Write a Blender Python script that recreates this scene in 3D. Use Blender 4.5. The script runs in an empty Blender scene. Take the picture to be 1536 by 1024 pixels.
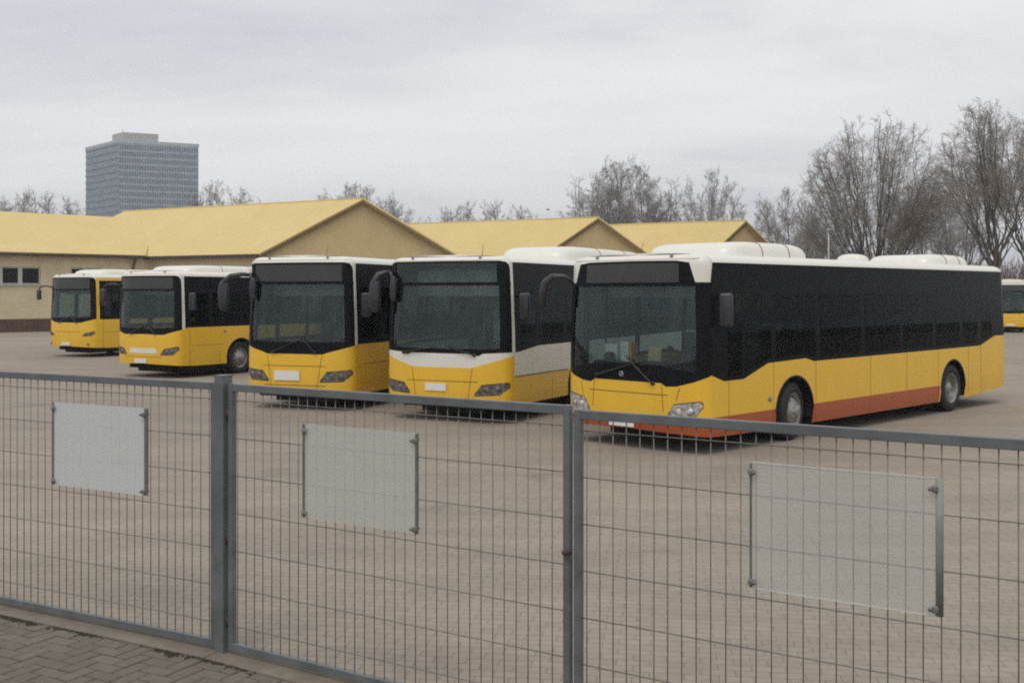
import bpy, math, random
import numpy as np
from mathutils import Vector
R = math.radians
C = bpy.context.scene.collection
random.seed(7)

# ------------------------------------------------------------------ materials
def mat(name):
    m = bpy.data.materials.new(name); m.use_nodes = True
    nt = m.node_tree
    for n in list(nt.nodes): nt.nodes.remove(n)
    out = nt.nodes.new('ShaderNodeOutputMaterial')
    return m, nt, out
def N(nt, t, **kw):
    n = nt.nodes.new(t)
    for k, v in kw.items():
        if k in n.inputs: n.inputs[k].default_value = v
        else: setattr(n, k, v)
    return n
def ramp(nt, src, stops):
    r = nt.nodes.new('ShaderNodeValToRGB')
    e = r.color_ramp.elements
    while len(e) < len(stops): e.new(0.5)
    for i, (p, c) in enumerate(stops):
        e[i].position = p; e[i].color = (c[0], c[1], c[2], 1) if not isinstance(c, (int, float)) else (c, c, c, 1)
    nt.links.new(src, r.inputs['Fac'])
    return r.outputs['Color']
def mixc(nt, fac, a, b, mode='MIX'):
    m = nt.nodes.new('ShaderNodeMixRGB'); m.blend_type = mode
    for i, v in enumerate((fac, a, b)):
        if isinstance(v, (int, float)): m.inputs[i].default_value = v if i == 0 else (v, v, v, 1)
        elif isinstance(v, (tuple, list)): m.inputs[i].default_value = (v[0], v[1], v[2], 1)
        else: nt.links.new(v, m.inputs[i])
    return m.outputs[0]
def simple(name, col, rough=0.5, metal=0.0, var=0.15, scale=6.0, bump=0.0, coat=0.0, spec=0.5, stretch=(1, 1, 1)):
    """principled with a two-scale noise that varies the colour and the gloss"""
    m, nt, out = mat(name)
    tc = N(nt, 'ShaderNodeTexCoord')
    mp = N(nt, 'ShaderNodeMapping'); mp.inputs['Scale'].default_value = stretch
    nt.links.new(tc.outputs['Object'], mp.inputs[0])
    n1 = N(nt, 'ShaderNodeTexNoise', Scale=scale, Detail=6.0, Roughness=0.6)
    nt.links.new(mp.outputs[0], n1.inputs['Vector'])
    lo = tuple(c * (1 - var) for c in col); hi = tuple(min(1, c * (1 + var)) for c in col)
    cr = ramp(nt, n1.outputs[0], [(0.3, lo), (0.7, hi)])
    b = N(nt, 'ShaderNodeBsdfPrincipled', Roughness=rough, Metallic=metal)
    b.inputs['Coat Weight'].default_value = coat
    b.inputs['Coat Roughness'].default_value = 0.08
    b.inputs['Specular IOR Level'].default_value = spec
    nt.links.new(cr, b.inputs['Base Color'])
    rr = N(nt, 'ShaderNodeMapRange'); rr.inputs[3].default_value = rough * 0.8; rr.inputs[4].default_value = min(1, rough * 1.25)
    nt.links.new(n1.outputs[0], rr.inputs[0]); nt.links.new(rr.outputs[0], b.inputs['Roughness'])
    if bump:
        bp = N(nt, 'ShaderNodeBump', Strength=bump, Distance=0.02)
        nt.links.new(n1.outputs[0], bp.inputs['Height']); nt.links.new(bp.outputs[0], b.inputs['Normal'])
    nt.links.new(b.outputs[0], out.inputs[0])
    return m
def paint(name, col, grime=(0.16, 0.12, 0.08), amount=0.22):
    """vehicle paint: clear coat, streaky road grime that thickens in patches near the skirt"""
    m, nt, out = mat(name)
    tc = N(nt, 'ShaderNodeTexCoord')
    mp = N(nt, 'ShaderNodeMapping'); mp.inputs['Scale'].default_value = (2.2, 2.2, 0.6)
    nt.links.new(tc.outputs['Object'], mp.inputs[0])
    n1 = N(nt, 'ShaderNodeTexNoise', Scale=1.5, Detail=8.0, Roughness=0.65)
    nt.links.new(mp.outputs[0], n1.inputs['Vector'])
    sx = N(nt, 'ShaderNodeSeparateXYZ'); nt.links.new(tc.outputs['Object'], sx.inputs[0])
    mr = N(nt, 'ShaderNodeMapRange'); mr.inputs[1].default_value = 0.25; mr.inputs[2].default_value = 1.3
    mr.inputs[3].default_value = 1.0; mr.inputs[4].default_value = 0.25
    nt.links.new(sx.outputs[2], mr.inputs[0])
    patch = ramp(nt, n1.outputs[0], [(0.38, 0.0), (0.78, 1.0)])
    mul = N(nt, 'ShaderNodeMath', operation='MULTIPLY'); nt.links.new(patch, mul.inputs[0]); nt.links.new(mr.outputs[0], mul.inputs[1])
    mu2 = N(nt, 'ShaderNodeMath', operation='MULTIPLY'); nt.links.new(mul.outputs[0], mu2.inputs[0]); mu2.inputs[1].default_value = amount
    c = mixc(nt, mu2.outputs[0], col, grime)
    b = N(nt, 'ShaderNodeBsdfPrincipled', Roughness=0.38)
    b.inputs['Coat Weight'].default_value = 0.35; b.inputs['Coat Roughness'].default_value = 0.12
    nt.links.new(c, b.inputs['Base Color'])
    nt.links.new(b.outputs[0], out.inputs[0])
    return m
def glass(name, tint, ior=1.55, rough=0.015, dust=0.0):
    m, nt, out = mat(name)
    tr = N(nt, 'ShaderNodeBsdfTransparent'); tr.inputs[0].default_value = (*tint, 1)
    gl = N(nt, 'ShaderNodeBsdfGlossy', Roughness=rough); gl.inputs[0].default_value = (0.82, 0.95, 0.97, 1)
    fr = N(nt, 'ShaderNodeFresnel', IOR=ior)
    mx = N(nt, 'ShaderNodeMixShader')
    nt.links.new(fr.outputs[0], mx.inputs[0]); nt.links.new(tr.outputs[0], mx.inputs[1]); nt.links.new(gl.outputs[0], mx.inputs[2])
    last = mx.outputs[0]
    if dust:
        df = N(nt, 'ShaderNodeBsdfDiffuse'); df.inputs[0].default_value = (0.33, 0.35, 0.35, 1)
        tc = N(nt, 'ShaderNodeTexCoord'); n1 = N(nt, 'ShaderNodeTexNoise', Scale=1.4, Detail=5.0)
        nt.links.new(tc.outputs['Object'], n1.inputs['Vector'])
        mr = N(nt, 'ShaderNodeMapRange'); mr.inputs[1].default_value = 0.3; mr.inputs[2].default_value = 0.75
        mr.inputs[3].default_value = dust * 0.5; mr.inputs[4].default_value = dust * 1.4
        nt.links.new(n1.outputs[0], mr.inputs[0])
        m2 = N(nt, 'ShaderNodeMixShader'); nt.links.new(mr.outputs[0], m2.inputs[0])
        nt.links.new(last, m2.inputs[1]); nt.links.new(df.outputs[0], m2.inputs[2]); last = m2.outputs[0]
    nt.links.new(last, out.inputs[0])
    return m
def sheet_plastic(name, col, clear):
    """translucent plastic sheet: part see-through, part milky"""
    m, nt, out = mat(name)
    tr = N(nt, 'ShaderNodeBsdfTransparent'); tr.inputs[0].default_value = (0.95, 0.955, 0.945, 1)
    b = N(nt, 'ShaderNodeBsdfPrincipled', Roughness=0.32); b.inputs['Base Color'].default_value = (*col, 1)
    tc = N(nt, 'ShaderNodeTexCoord'); n1 = N(nt, 'ShaderNodeTexNoise', Scale=3.0, Detail=6.0)
    nt.links.new(tc.outputs['Object'], n1.inputs['Vector'])
    mr = N(nt, 'ShaderNodeMapRange'); mr.inputs[1].default_value = 0.25; mr.inputs[2].default_value = 0.75
    mr.inputs[3].default_value = clear + 0.06; mr.inputs[4].default_value = clear - 0.06
    nt.links.new(n1.outputs[0], mr.inputs[0])
    mx = N(nt, 'ShaderNodeMixShader')
    nt.links.new(mr.outputs[0], mx.inputs[0]); nt.links.new(b.outputs[0], mx.inputs[1]); nt.links.new(tr.outputs[0], mx.inputs[2])
    nt.links.new(mx.outputs[0], out.inputs[0])
    return m

M = {}
YEL = (0.87, 0.52, 0.028)
M['yellow'] = paint('yellow_paint', YEL)
M['white'] = paint('white_paint', (0.80, 0.78, 0.70), amount=0.25)
M['white_dull'] = paint('dull_white_paint', (0.78, 0.755, 0.67), amount=0.2)
M['orange'] = paint('orange_paint', (0.43, 0.085, 0.02), amount=0.2)
M['seam'] = simple('seam_rubber', (0.20, 0.12, 0.025), 0.8, var=0.2)
M['frit'] = simple('black_glazing_border', (0.0115, 0.0125, 0.0145), 0.24, var=0.15, spec=0.05)
M['display'] = simple('display_window', (0.036, 0.035, 0.034), 0.2, var=0.2, scale=2)
M['black'] = simple('black_plastic', (0.018, 0.018, 0.02), 0.45, var=0.25)
M['mirror'] = simple('mirror_shell_plastic', (0.034, 0.034, 0.040), 0.3, var=0.25)
M['under'] = simple('underbody', (0.01, 0.01, 0.01), 0.9, var=0.3)
M['tyre'] = simple('tyre_rubber', (0.022, 0.021, 0.02), 0.85, var=0.3, scale=9, bump=0.2)
M['rim'] = simple('painted_steel_rim', (0.30, 0.29, 0.27), 0.4, metal=0.35, var=0.35, scale=9)
M['hole'] = simple('rim_recess', (0.02, 0.02, 0.02), 0.8)
M['wind'] = glass('windscreen_glass', (0.78, 0.90, 0.89), ior=1.57, dust=0.02)
M['side'] = glass('tinted_side_glass', (0.19, 0.245, 0.25), ior=1.15, dust=0.006)
M['lampglass'] = glass('lamp_lens', (0.85, 0.87, 0.88), ior=1.5)
M['reflector'] = simple('lamp_reflector', (0.55, 0.54, 0.52), 0.25, metal=0.6, var=0.7, scale=14)
M['reflector_dark'] = simple('dull_lamp_reflector', (0.17, 0.155, 0.14), 0.3, metal=0.5, var=0.7, scale=14)
M['plate'] = simple('blank_plate', (0.78, 0.77, 0.74), 0.5, var=0.04)
M['seat'] = simple('seat_fabric', (0.06, 0.065, 0.085), 0.9, var=0.35, scale=12)
M['cabin'] = simple('cabin_trim', (0.22, 0.23, 0.23), 0.7, var=0.2)
M['floor'] = simple('cabin_floor_vinyl', (0.10, 0.10, 0.10), 0.6, var=0.25)
M['dash'] = simple('dash_plastic', (0.03, 0.032, 0.034), 0.6, var=0.2)
M['rail'] = simple('handrail_paint', (0.30, 0.30, 0.28), 0.4, var=0.1)
M['chrome'] = simple('emblem_chrome', (0.75, 0.75, 0.76), 0.18, metal=1.0, var=0.05)
M['paper'] = simple('paper', (0.85, 0.87, 0.80), 0.9, var=0.06)
M['cardo'] = simple('orange_card', (0.70, 0.33, 0.05), 0.8, var=0.1)
M['tan'] = simple('tan_card', (0.66, 0.55, 0.28), 0.85, var=0.12)
M['fence'] = simple('painted_grey_steel', (0.145, 0.157, 0.162), 0.45, metal=0.1, var=0.22, scale=5, bump=0.05)
M['wire'] = simple('coated_mesh_wire', (0.20, 0.188, 0.172), 0.5, metal=0.2, var=0.2, scale=3)
M['clip'] = simple('grey_clip', (0.19, 0.19, 0.18), 0.5, var=0.25, scale=20)
M['strip'] = simple('grey_edge_strip', (0.15, 0.152, 0.14), 0.5, var=0.2, scale=8)
M['strip_pale'] = simple('pale_edge_strip', (0.27, 0.28, 0.25), 0.8, var=0.2, scale=8)
M['sheet_white'] = sheet_plastic('milky_white_sheet', (0.74, 0.76, 0.74), 0.31)
M['sheet_green'] = sheet_plastic('greenish_sheet', (0.66, 0.66, 0.60), 0.46)
M['sheet_clear'] = sheet_plastic('clear_sheet', (0.70, 0.69, 0.645), 0.70)
M['edge'] = simple('polished_sheet_edge', (0.62, 0.64, 0.60), 0.3, var=0.08)
M['bolt'] = simple('rusty_bolt', (0.07, 0.05, 0.04), 0.7, var=0.4, scale=30)
M['cream'] = simple('cream_render', (0.65, 0.55, 0.37), 0.9, var=0.10, scale=0.8, bump=0.05)
M['tanwall'] = simple('tan_gable_render', (0.60, 0.455, 0.235), 0.9, var=0.08, scale=0.7, bump=0.05)
M['plinth'] = simple('brown_plinth_paint', (0.115, 0.065, 0.05), 0.85, var=0.2, scale=1.2)
M['gutter'] = simple('dark_gutter', (0.05, 0.047, 0.045), 0.6, var=0.2)
M['fascia'] = simple('brown_fascia', (0.20, 0.135, 0.06), 0.7, var=0.2)
M['pane'] = simple('window_pane', (0.012, 0.015, 0.017), 0.2, var=0.2, spec=0.15)
M['frame'] = simple('window_frame_paint', (0.50, 0.50, 0.48), 0.5, var=0.1)
M['rust'] = simple('rusty_pipe', (0.13, 0.075, 0.05), 0.7, var=0.3)
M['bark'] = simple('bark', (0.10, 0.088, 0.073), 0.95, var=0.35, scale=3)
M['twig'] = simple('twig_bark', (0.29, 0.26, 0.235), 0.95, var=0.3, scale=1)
M['bark_hazed'] = simple('hazed_bark', (0.17, 0.155, 0.143), 0.95, var=0.3, scale=3)  # far trees: distance haze put into the bark colour as a paler grey
M['twig_hazed'] = simple('hazed_twigs', (0.36, 0.34, 0.325), 0.95, var=0.25, scale=1)  # twigs paled the same way, haze painted into their colour
M['brush'] = simple('brushwood', (0.15, 0.112, 0.088), 0.95, var=0.45, scale=0.5)
M['galv'] = simple('galvanised_pole', (0.42, 0.42, 0.42), 0.5, metal=0.3, var=0.15)
M['bird'] = simple('bird_plumage', (0.22, 0.22, 0.22), 0.8, var=0.2)
M['tglass'] = simple('tower_glass', (0.10, 0.155, 0.225), 0.12, var=0.45, scale=0.22)
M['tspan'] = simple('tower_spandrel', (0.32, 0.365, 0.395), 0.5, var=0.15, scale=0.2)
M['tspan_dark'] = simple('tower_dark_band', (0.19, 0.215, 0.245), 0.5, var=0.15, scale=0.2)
M['tconc'] = simple('tower_concrete', (0.40, 0.395, 0.37), 0.8, var=0.1, scale=0.3)
M['tcrown'] = simple('tower_parapet', (0.42, 0.46, 0.48), 0.6, var=0.1, scale=0.2)

def roof_material():
    m, nt, out = mat('yellow_roof_tiles')
    tc = N(nt, 'ShaderNodeTexCoord')
    n1 = N(nt, 'ShaderNodeTexNoise', Scale=0.35, Detail=8.0, Roughness=0.65); nt.links.new(tc.outputs['Object'], n1.inputs['Vector'])
    n2 = N(nt, 'ShaderNodeTexNoise', Scale=5.0, Detail=4.0); nt.links.new(tc.outputs['Object'], n2.inputs['Vector'])
    c = ramp(nt, n1.outputs[0], [(0.3, (0.66, 0.50, 0.19)), (0.7, (0.73, 0.56, 0.235))])
    c = mixc(nt, 0.15, c, ramp(nt, n2.outputs[0], [(0.35, (0.52, 0.38, 0.13)), (0.65, (0.80, 0.63, 0.30))]))
    uv = N(nt, 'ShaderNodeUVMap')
    w = N(nt, 'ShaderNodeTexWave', Scale=0.95, Distortion=0.0); w.bands_direction = 'X'; nt.links.new(uv.outputs[0], w.inputs['Vector'])
    w2 = N(nt, 'ShaderNodeTexWave', Scale=0.9, Distortion=0.0); w2.bands_direction = 'Y'; w2.wave_profile = 'SAW'; nt.links.new(uv.outputs[0], w2.inputs['Vector'])
    ad = N(nt, 'ShaderNodeMath', operation='ADD'); nt.links.new(w.outputs['Fac'], ad.inputs[0]); nt.links.new(w2.outputs['Fac'], ad.inputs[1])
    bp = N(nt, 'ShaderNodeBump', Strength=0.28, Distance=0.03); nt.links.new(ad.outputs[0], bp.inputs['Height'])
    b = N(nt, 'ShaderNodeBsdfPrincipled', Roughness=0.55)
    nt.links.new(c, b.inputs['Base Color']); nt.links.new(bp.outputs[0], b.inputs['Normal']); nt.links.new(b.outputs[0], out.inputs[0])
    return m
M['roof'] = roof_material()

def yard_material():
    m, nt, out = mat('yard_block_paving')
    tc = N(nt, 'ShaderNodeTexCoord')
    mp = N(nt, 'ShaderNodeMapping'); mp.inputs['Rotation'].default_value = (0, 0, R(8))
    nt.links.new(tc.outputs['Object'], mp.inputs[0])
    br = N(nt, 'ShaderNodeTexBrick', Scale=1.0)
    br.inputs['Color1'].default_value = (0.372, 0.325, 0.268, 1); br.inputs['Color2'].default_value = (0.345, 0.30, 0.247, 1)
    br.inputs['Mortar'].default_value = (0.26, 0.222, 0.178, 1); br.inputs['Mortar Size'].default_value = 0.006
    br.inputs['Brick Width'].default_value = 0.22; br.inputs['Row Height'].default_value = 0.11; br.inputs['Mortar Smooth'].default_value = 0.4
    nt.links.new(mp.outputs[0], br.inputs['Vector'])
    n1 = N(nt, 'ShaderNodeTexNoise', Scale=0.22, Detail=8.0, Roughness=0.62); nt.links.new(tc.outputs['Object'], n1.inputs['Vector'])
    n2 = N(nt, 'ShaderNodeTexNoise', Scale=9.0, Detail=6.0, Roughness=0.7); nt.links.new(tc.outputs['Object'], n2.inputs['Vector'])
    mp3 = N(nt, 'ShaderNodeMapping'); mp3.inputs['Scale'].default_value = (0.25, 1.6, 1); nt.links.new(tc.outputs['Object'], mp3.inputs[0])
    n3 = N(nt, 'ShaderNodeTexNoise', Scale=1.0, Detail=6.0, Roughness=0.6); nt.links.new(mp3.outputs[0], n3.inputs['Vector'])
    c = mixc(nt, 0.85, br.outputs['Color'], ramp(nt, n1.outputs[0], [(0.3, (0.80, 0.80, 0.81)), (0.62, (1.03, 1.0, 0.97))]), 'MULTIPLY')
    c = mixc(nt, 0.5, c, ramp(nt, n2.outputs[0], [(0.3, 0.72), (0.7, 1.12)]), 'MULTIPLY')
    c = mixc(nt, 0.4, c, ramp(nt, n3.outputs[0], [(0.35, 0.72), (0.6, 1.05)]), 'MULTIPLY')
    n4 = N(nt, 'ShaderNodeTexNoise', Scale=0.55, Detail=3.0, Roughness=0.5, Distortion=0.6); nt.links.new(tc.outputs['Object'], n4.inputs['Vector'])
    c = mixc(nt, 0.9, c, ramp(nt, n4.outputs[0], [(0.64, 1.0), (0.74, 0.72)]), 'MULTIPLY')
    b = N(nt, 'ShaderNodeBsdfPrincipled', Roughness=0.85); b.inputs['Specular IOR Level'].default_value = 0.3
    bp = N(nt, 'ShaderNodeBump', Strength=0.3, Distance=0.004); nt.links.new(br.outputs['Fac'], bp.inputs['Height']); bp.invert = True
    nt.links.new(c, b.inputs['Base Color']); nt.links.new(bp.outputs[0], b.inputs['Normal']); nt.links.new(b.outputs[0], out.inputs[0])
    return m
M['yard'] = yard_material()
def brick_material():
    m, nt, out = mat('footpath_brick')
    at = N(nt, 'ShaderNodeAttribute', attribute_name='tone')
    tc = N(nt, 'ShaderNodeTexCoord'); n1 = N(nt, 'ShaderNodeTexNoise', Scale=14.0, Detail=8.0, Roughness=0.7); nt.links.new(tc.outputs['Object'], n1.inputs['Vector'])
    c = ramp(nt, at.outputs['Fac'], [(0.0, (0.160, 0.136, 0.106)), (0.5, (0.172, 0.147, 0.116)), (1.0, (0.190, 0.163, 0.131))])
    c = mixc(nt, 0.5, c, ramp(nt, n1.outputs[0], [(0.3, 0.65), (0.7, 1.2)]), 'MULTIPLY')
    b = N(nt, 'ShaderNodeBsdfPrincipled', Roughness=0.9); b.inputs['Specular IOR Level'].default_value = 0.25
    bp = N(nt, 'ShaderNodeBump', Strength=0.3, Distance=0.004); nt.links.new(n1.outputs[0], bp.inputs['Height'])
    nt.links.new(c, b.inputs['Base Color']); nt.links.new(bp.outputs[0], b.inputs['Normal']); nt.links.new(b.outputs[0], out.inputs[0])
    return m
M['brick'] = brick_material()
M['sand'] = simple('joint_sand', (0.04, 0.033, 0.024), 0.95, var=0.4, scale=8, bump=0.3)
M['kerb'] = simple('dusty_concrete_edge', (0.20, 0.168, 0.13), 0.95, var=0.22, scale=5, bump=0.3)
M['moss'] = simple('moss', (0.026, 0.024, 0.011), 1.0, var=0.5, scale=15)
M['ground'] = simple('bare_winter_ground', (0.14, 0.12, 0.09), 0.95, var=0.4, scale=0.15, bump=0.2)

# ------------------------------------------------------------------ mesh helpers
class MB:
    def __init__(s): s.v = []; s.f = []; s.m = []; s.sm = []; s.uv = {}
    def add(s, vs, fs, mi=0, smooth=False):
        o = len(s.v); s.v.extend(tuple(map(float, p)) for p in vs)
        for f in fs: s.f.append(tuple(i + o for i in f)); s.m.append(mi); s.sm.append(smooth)
    def box(s, c, d, mi=0, ax=None):
        """centre c, full sizes d, optional axes (3 vectors)"""
        ax = ax or (Vector((1, 0, 0)), Vector((0, 1, 0)), Vector((0, 0, 1)))
        c = Vector(c); vs = []
        for k in (-.5, .5):
            for j in (-.5, .5):
                for i in (-.5, .5): vs.append(c + ax[0] * (i * d[0]) + ax[1] * (j * d[1]) + ax[2] * (k * d[2]))
        s.add(vs, [(0, 2, 3, 1), (4, 5, 7, 6), (0, 1, 5, 4), (2, 6, 7, 3), (0, 4, 6, 2), (1, 3, 7, 5)], mi)
    def bevbox(s, c, d, r, mi=0, ax=None, seg=3):
        """box rounded in its own x-z section and at both ends of y"""
        ax = ax or (Vector((1, 0, 0)), Vector((0, 1, 0)), Vector((0, 0, 1)))
        c = Vector(c); ring = []
        def rr(hx, hz, rad):
            p = []
            for qx, qz, a0 in ((1, 1, 0), (-1, 1, 90), (-1, -1, 180), (1, -1, 270)):
                for k in range(seg + 1):
                    a = R(a0 + 90 * k / seg); p.append((qx * (hx - rad) + rad * math.cos(a), qz * (hz - rad) + rad * math.sin(a)))
            return p
        hx, hy, hz = d[0] / 2, d[1] / 2, d[2] / 2
        r = min(r, hx * .98, hz * .98, hy * .98)
        rings = []
        for k in range(seg + 1):
            a = R(90 * k / seg); ins = r * (1 - math.sin(a)) * .98
            rings.append((-hy + r * (1 - math.cos(a)), ins))
        full = rings + [(-y, i) for y, i in reversed(rings)]
        vs = []; n = 4 * (seg + 1)
        for y, ins in full:
            for x, z in rr(hx - ins, hz - ins, max(r - ins, .0005)): vs.append(c + ax[0] * x + ax[1] * y + ax[2] * z)
        fs = []
        for k in range(len(full) - 1):
            for j in range(n): a, b = k * n + j, k * n + (j + 1) % n; fs.append((a, a + n, b + n, b))
        fs.append(tuple(range(n))); fs.append(tuple(reversed(range((len(full) - 1) * n, len(full) * n))))
        s.add(vs, fs, mi, True)
    def tube(s, pts, rad, n=8, mi=0, cap=True, flat=1.0):
        pts = [Vector(p) for p in pts]; L = len(pts)
        if isinstance(rad, (int, float)): rad = [rad] * L
        vs = []; up = None
        for i, p in enumerate(pts):
            t = (pts[min(i + 1, L - 1)] - pts[max(i - 1, 0)]).normalized()
            if up is None:
                up = Vector((0, 0, 1)) if abs(t.z) < .9 else Vector((1, 0, 0))
            a = t.cross(up)
            if a.length < 1e-5: a = t.orthogonal()
            a.normalize(); b = a.cross(t).normalized(); up = b
            for k in range(n):
                q = 2 * math.pi * k / n
                vs.append(p + a * (rad[i] * math.cos(q)) + b * (rad[i] * flat * math.sin(q)))
        fs = []
        for i in range(L - 1):
            for k in range(n): j = (k + 1) % n; fs.append((i * n + k, i * n + j, i * n + n + j, i * n + n + k))
        if cap: fs.append(tuple(reversed(range(n)))); fs.append(tuple(range((L - 1) * n, L * n)))
        s.add(vs, fs, mi, True)
    def lathe(s, prof, o, axis, n=28, mi=0):
        """prof = [(r, h)] about an axis through o"""
        o = Vector(o); ax = Vector(axis).normalized(); a = ax.orthogonal().normalized(); b = ax.cross(a)
        vs = [];
        for r, h in prof:
            for k in range(n):
                q = 2 * math.pi * k / n; vs.append(o + ax * h + a * (r * math.cos(q)) + b * (r * math.sin(q)))
        fs = []
        for i in range(len(prof) - 1):
            for k in range(n): j = (k + 1) % n; fs.append((i * n + k, i * n + j, i * n + n + j, i * n + n + k))
        s.add(vs, fs, mi, True)
    def mesh(s, name, mats):
        me = bpy.data.meshes.new(name); me.from_pydata(s.v, [], s.f)
        for m in (mats if isinstance(mats, (list, tuple)) else [mats]): me.materials.append(m)
        me.polygons.foreach_set('material_index', s.m); me.polygons.foreach_set('use_smooth', s.sm)
        if s.uv:
            ul = me.uv_layers.new(name='UVMap')
            for p in me.polygons:
                if p.index in s.uv:
                    for li, q in zip(p.loop_indices, s.uv[p.index]): ul.data[li].uv = q
        me.update(); return me
    def build(s, name, mats, parent=None):
        o = bpy.data.objects.new(name, s.mesh(name, mats)); C.objects.link(o)
        if parent: o.parent = parent
        return o
def inst(name, me, parent=None, loc=(0, 0, 0), rz=0, sc=1):
    o = bpy.data.objects.new(name, me); C.objects.link(o); o.location = loc; o.rotation_euler = (0, 0, rz)
    o.scale = (sc, sc, sc) if isinstance(sc, (int, float)) else sc
    if parent: o.parent = parent
    return o
def tag(o, label=None, cat=None, group=None, kind=None):
    if label: o['label'] = label
    if cat: o['category'] = cat
    if group: o['group'] = group
    if kind: o['kind'] = kind
    return o
def thing(name, label, cat, loc=(0, 0, 0), rz=0, group=None):
    o = bpy.data.objects.new(name, None); C.objects.link(o); o.location = loc; o.rotation_euler = (0, 0, rz)
    o.empty_display_size = .3
    return tag(o, label, cat, group)

# ------------------------------------------------------------------ camera, sky, sun
F, HZ, CH = 1650.0, 438.0, 2.45          # focal length and horizon of the photo in its pixels, eye height in metres
def at(px, Y): return (px - 768) / F * Y   # lateral offset of a photo column at depth Y
cam = bpy.data.cameras.new('camera'); co = bpy.data.objects.new('camera', cam); C.objects.link(co)
co.location = (0, 0, CH); co.rotation_euler = (R(90), 0, 0)
cam.sensor_width = 36; cam.lens = F / 1536 * 36; cam.shift_y = -(512 - HZ) / 1536; cam.clip_end = 6000; cam.clip_start = .1
sc = bpy.context.scene; sc.camera = co
SUN_EL, SUN_AZ = R(62), R(200)            # azimuth clockwise from +Y: behind the camera, to its left
w = bpy.data.worlds.new('World'); sc.world = w; w.use_nodes = True
nt = w.node_tree
for n in list(nt.nodes): nt.nodes.remove(n)
wo = nt.nodes.new('ShaderNodeOutputWorld'); bg = nt.nodes.new('ShaderNodeBackground'); bg.inputs[1].default_value = 0.1
sky = nt.nodes.new('ShaderNodeTexSky'); sky.sky_type = 'NISHITA'; sky.sun_disc = False
sky.sun_elevation = SUN_EL; sky.sun_rotation = SUN_AZ; sky.air_density = 1.0; sky.dust_density = 2.0
tc = nt.nodes.new('ShaderNodeTexCoord')
sp = nt.nodes.new('ShaderNodeSeparateXYZ'); nt.links.new(tc.outputs['Generated'], sp.inputs[0])
def mth(op, a, b):
    n = nt.nodes.new('ShaderNodeMath'); n.operation = op
    for i, v in enumerate((a, b)):
        if isinstance(v, (int, float)): n.inputs[i].default_value = v
        else: nt.links.new(v, n.inputs[i])
    return n.outputs[0]
den = mth('ADD', mth('MAXIMUM', sp.outputs[2], 0.0), 0.20)
cx = nt.nodes.new('ShaderNodeCombineXYZ')
nt.links.new(mth('DIVIDE', sp.outputs[0], den), cx.inputs[0]); nt.links.new(mth('DIVIDE', sp.outputs[1], den), cx.inputs[1])
mpw = nt.nodes.new('ShaderNodeMapping'); mpw.inputs['Rotation'].default_value = (0, 0, R(-14)); mpw.inputs['Scale'].default_value = (0.5, 1.15, 1)
mpw.inputs['Location'].default_value = (3.3, 1.9, 0)
nt.links.new(cx.outputs[0], mpw.inputs[0])
cn = nt.nodes.new('ShaderNodeTexNoise'); cn.inputs['Scale'].default_value = 0.85; cn.inputs['Detail'].default_value = 8; cn.inputs['Roughness'].default_value = .56
cn.inputs['Distortion'].default_value = .35
nt.links.new(mpw.outputs[0], cn.inputs['Vector'])
cl = ramp(nt, cn.outputs[0], [(0.34, (5.9, 6.15, 6.6)), (0.46, (7.1, 7.25, 7.5)), (0.53, (8.1, 8.18, 8.3)), (0.64, (8.8, 8.82, 8.88))])
mxs = mixc(nt, 0.95, sky.outputs[0], cl)
nt.links.new(mxs, bg.inputs[0]); nt.links.new(bg.outputs[0], wo.inputs[0])
sun = bpy.data.lights.new('sun', 'SUN'); sun.energy = 1.0; sun.angle = R(30); sun.color = (1.0, 0.96, 0.90)
so = bpy.data.objects.new('sun', sun); C.objects.link(so)
sd = Vector((math.sin(SUN_AZ) * math.cos(SUN_EL), math.cos(SUN_AZ) * math.cos(SUN_EL), math.sin(SUN_EL)))
so.rotation_euler = (-sd).to_track_quat('-Z', 'Y').to_euler(); so.location = (0, 0, 60)
sc.view_settings.view_transform = 'Standard'; sc.view_settings.look = 'None'; sc.view_settings.exposure = 0.1; sc.view_settings.gamma = 1
sc.cycles.filter_width = 2.0
sc.cycles.use_denoising = False
sc.cycles.max_bounces = 8; sc.cycles.transparent_max_bounces = 24
sc.cycles.caustics_reflective = False; sc.cycles.caustics_refractive = False

# ------------------------------------------------------------------ fence geometry (needed by the ground)
P0 = Vector((-1.966, 7.49, 0))                      # main post
D1 = Vector((-0.879, 0.478, 0)).normalized()        # fixed panel, away to the left
D2 = Vector((0.841, -0.5406, 0)).normalized()       # the two gate leaves, toward the right
N2 = Vector((-D2.y, D2.x, 0)) * -1                  # toward the camera side
N1 = Vector((-D1.y, D1.x, 0))
if N1.y > 0: N1 = -N1
if N2.y > 0: N2 = -N2
Z3 = Vector((0, 0, 1))
def s_on(px, o, d):
    k = (px - 768) / F
    return (k * o.y - o.x) / (d.x - k * d.y)

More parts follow.
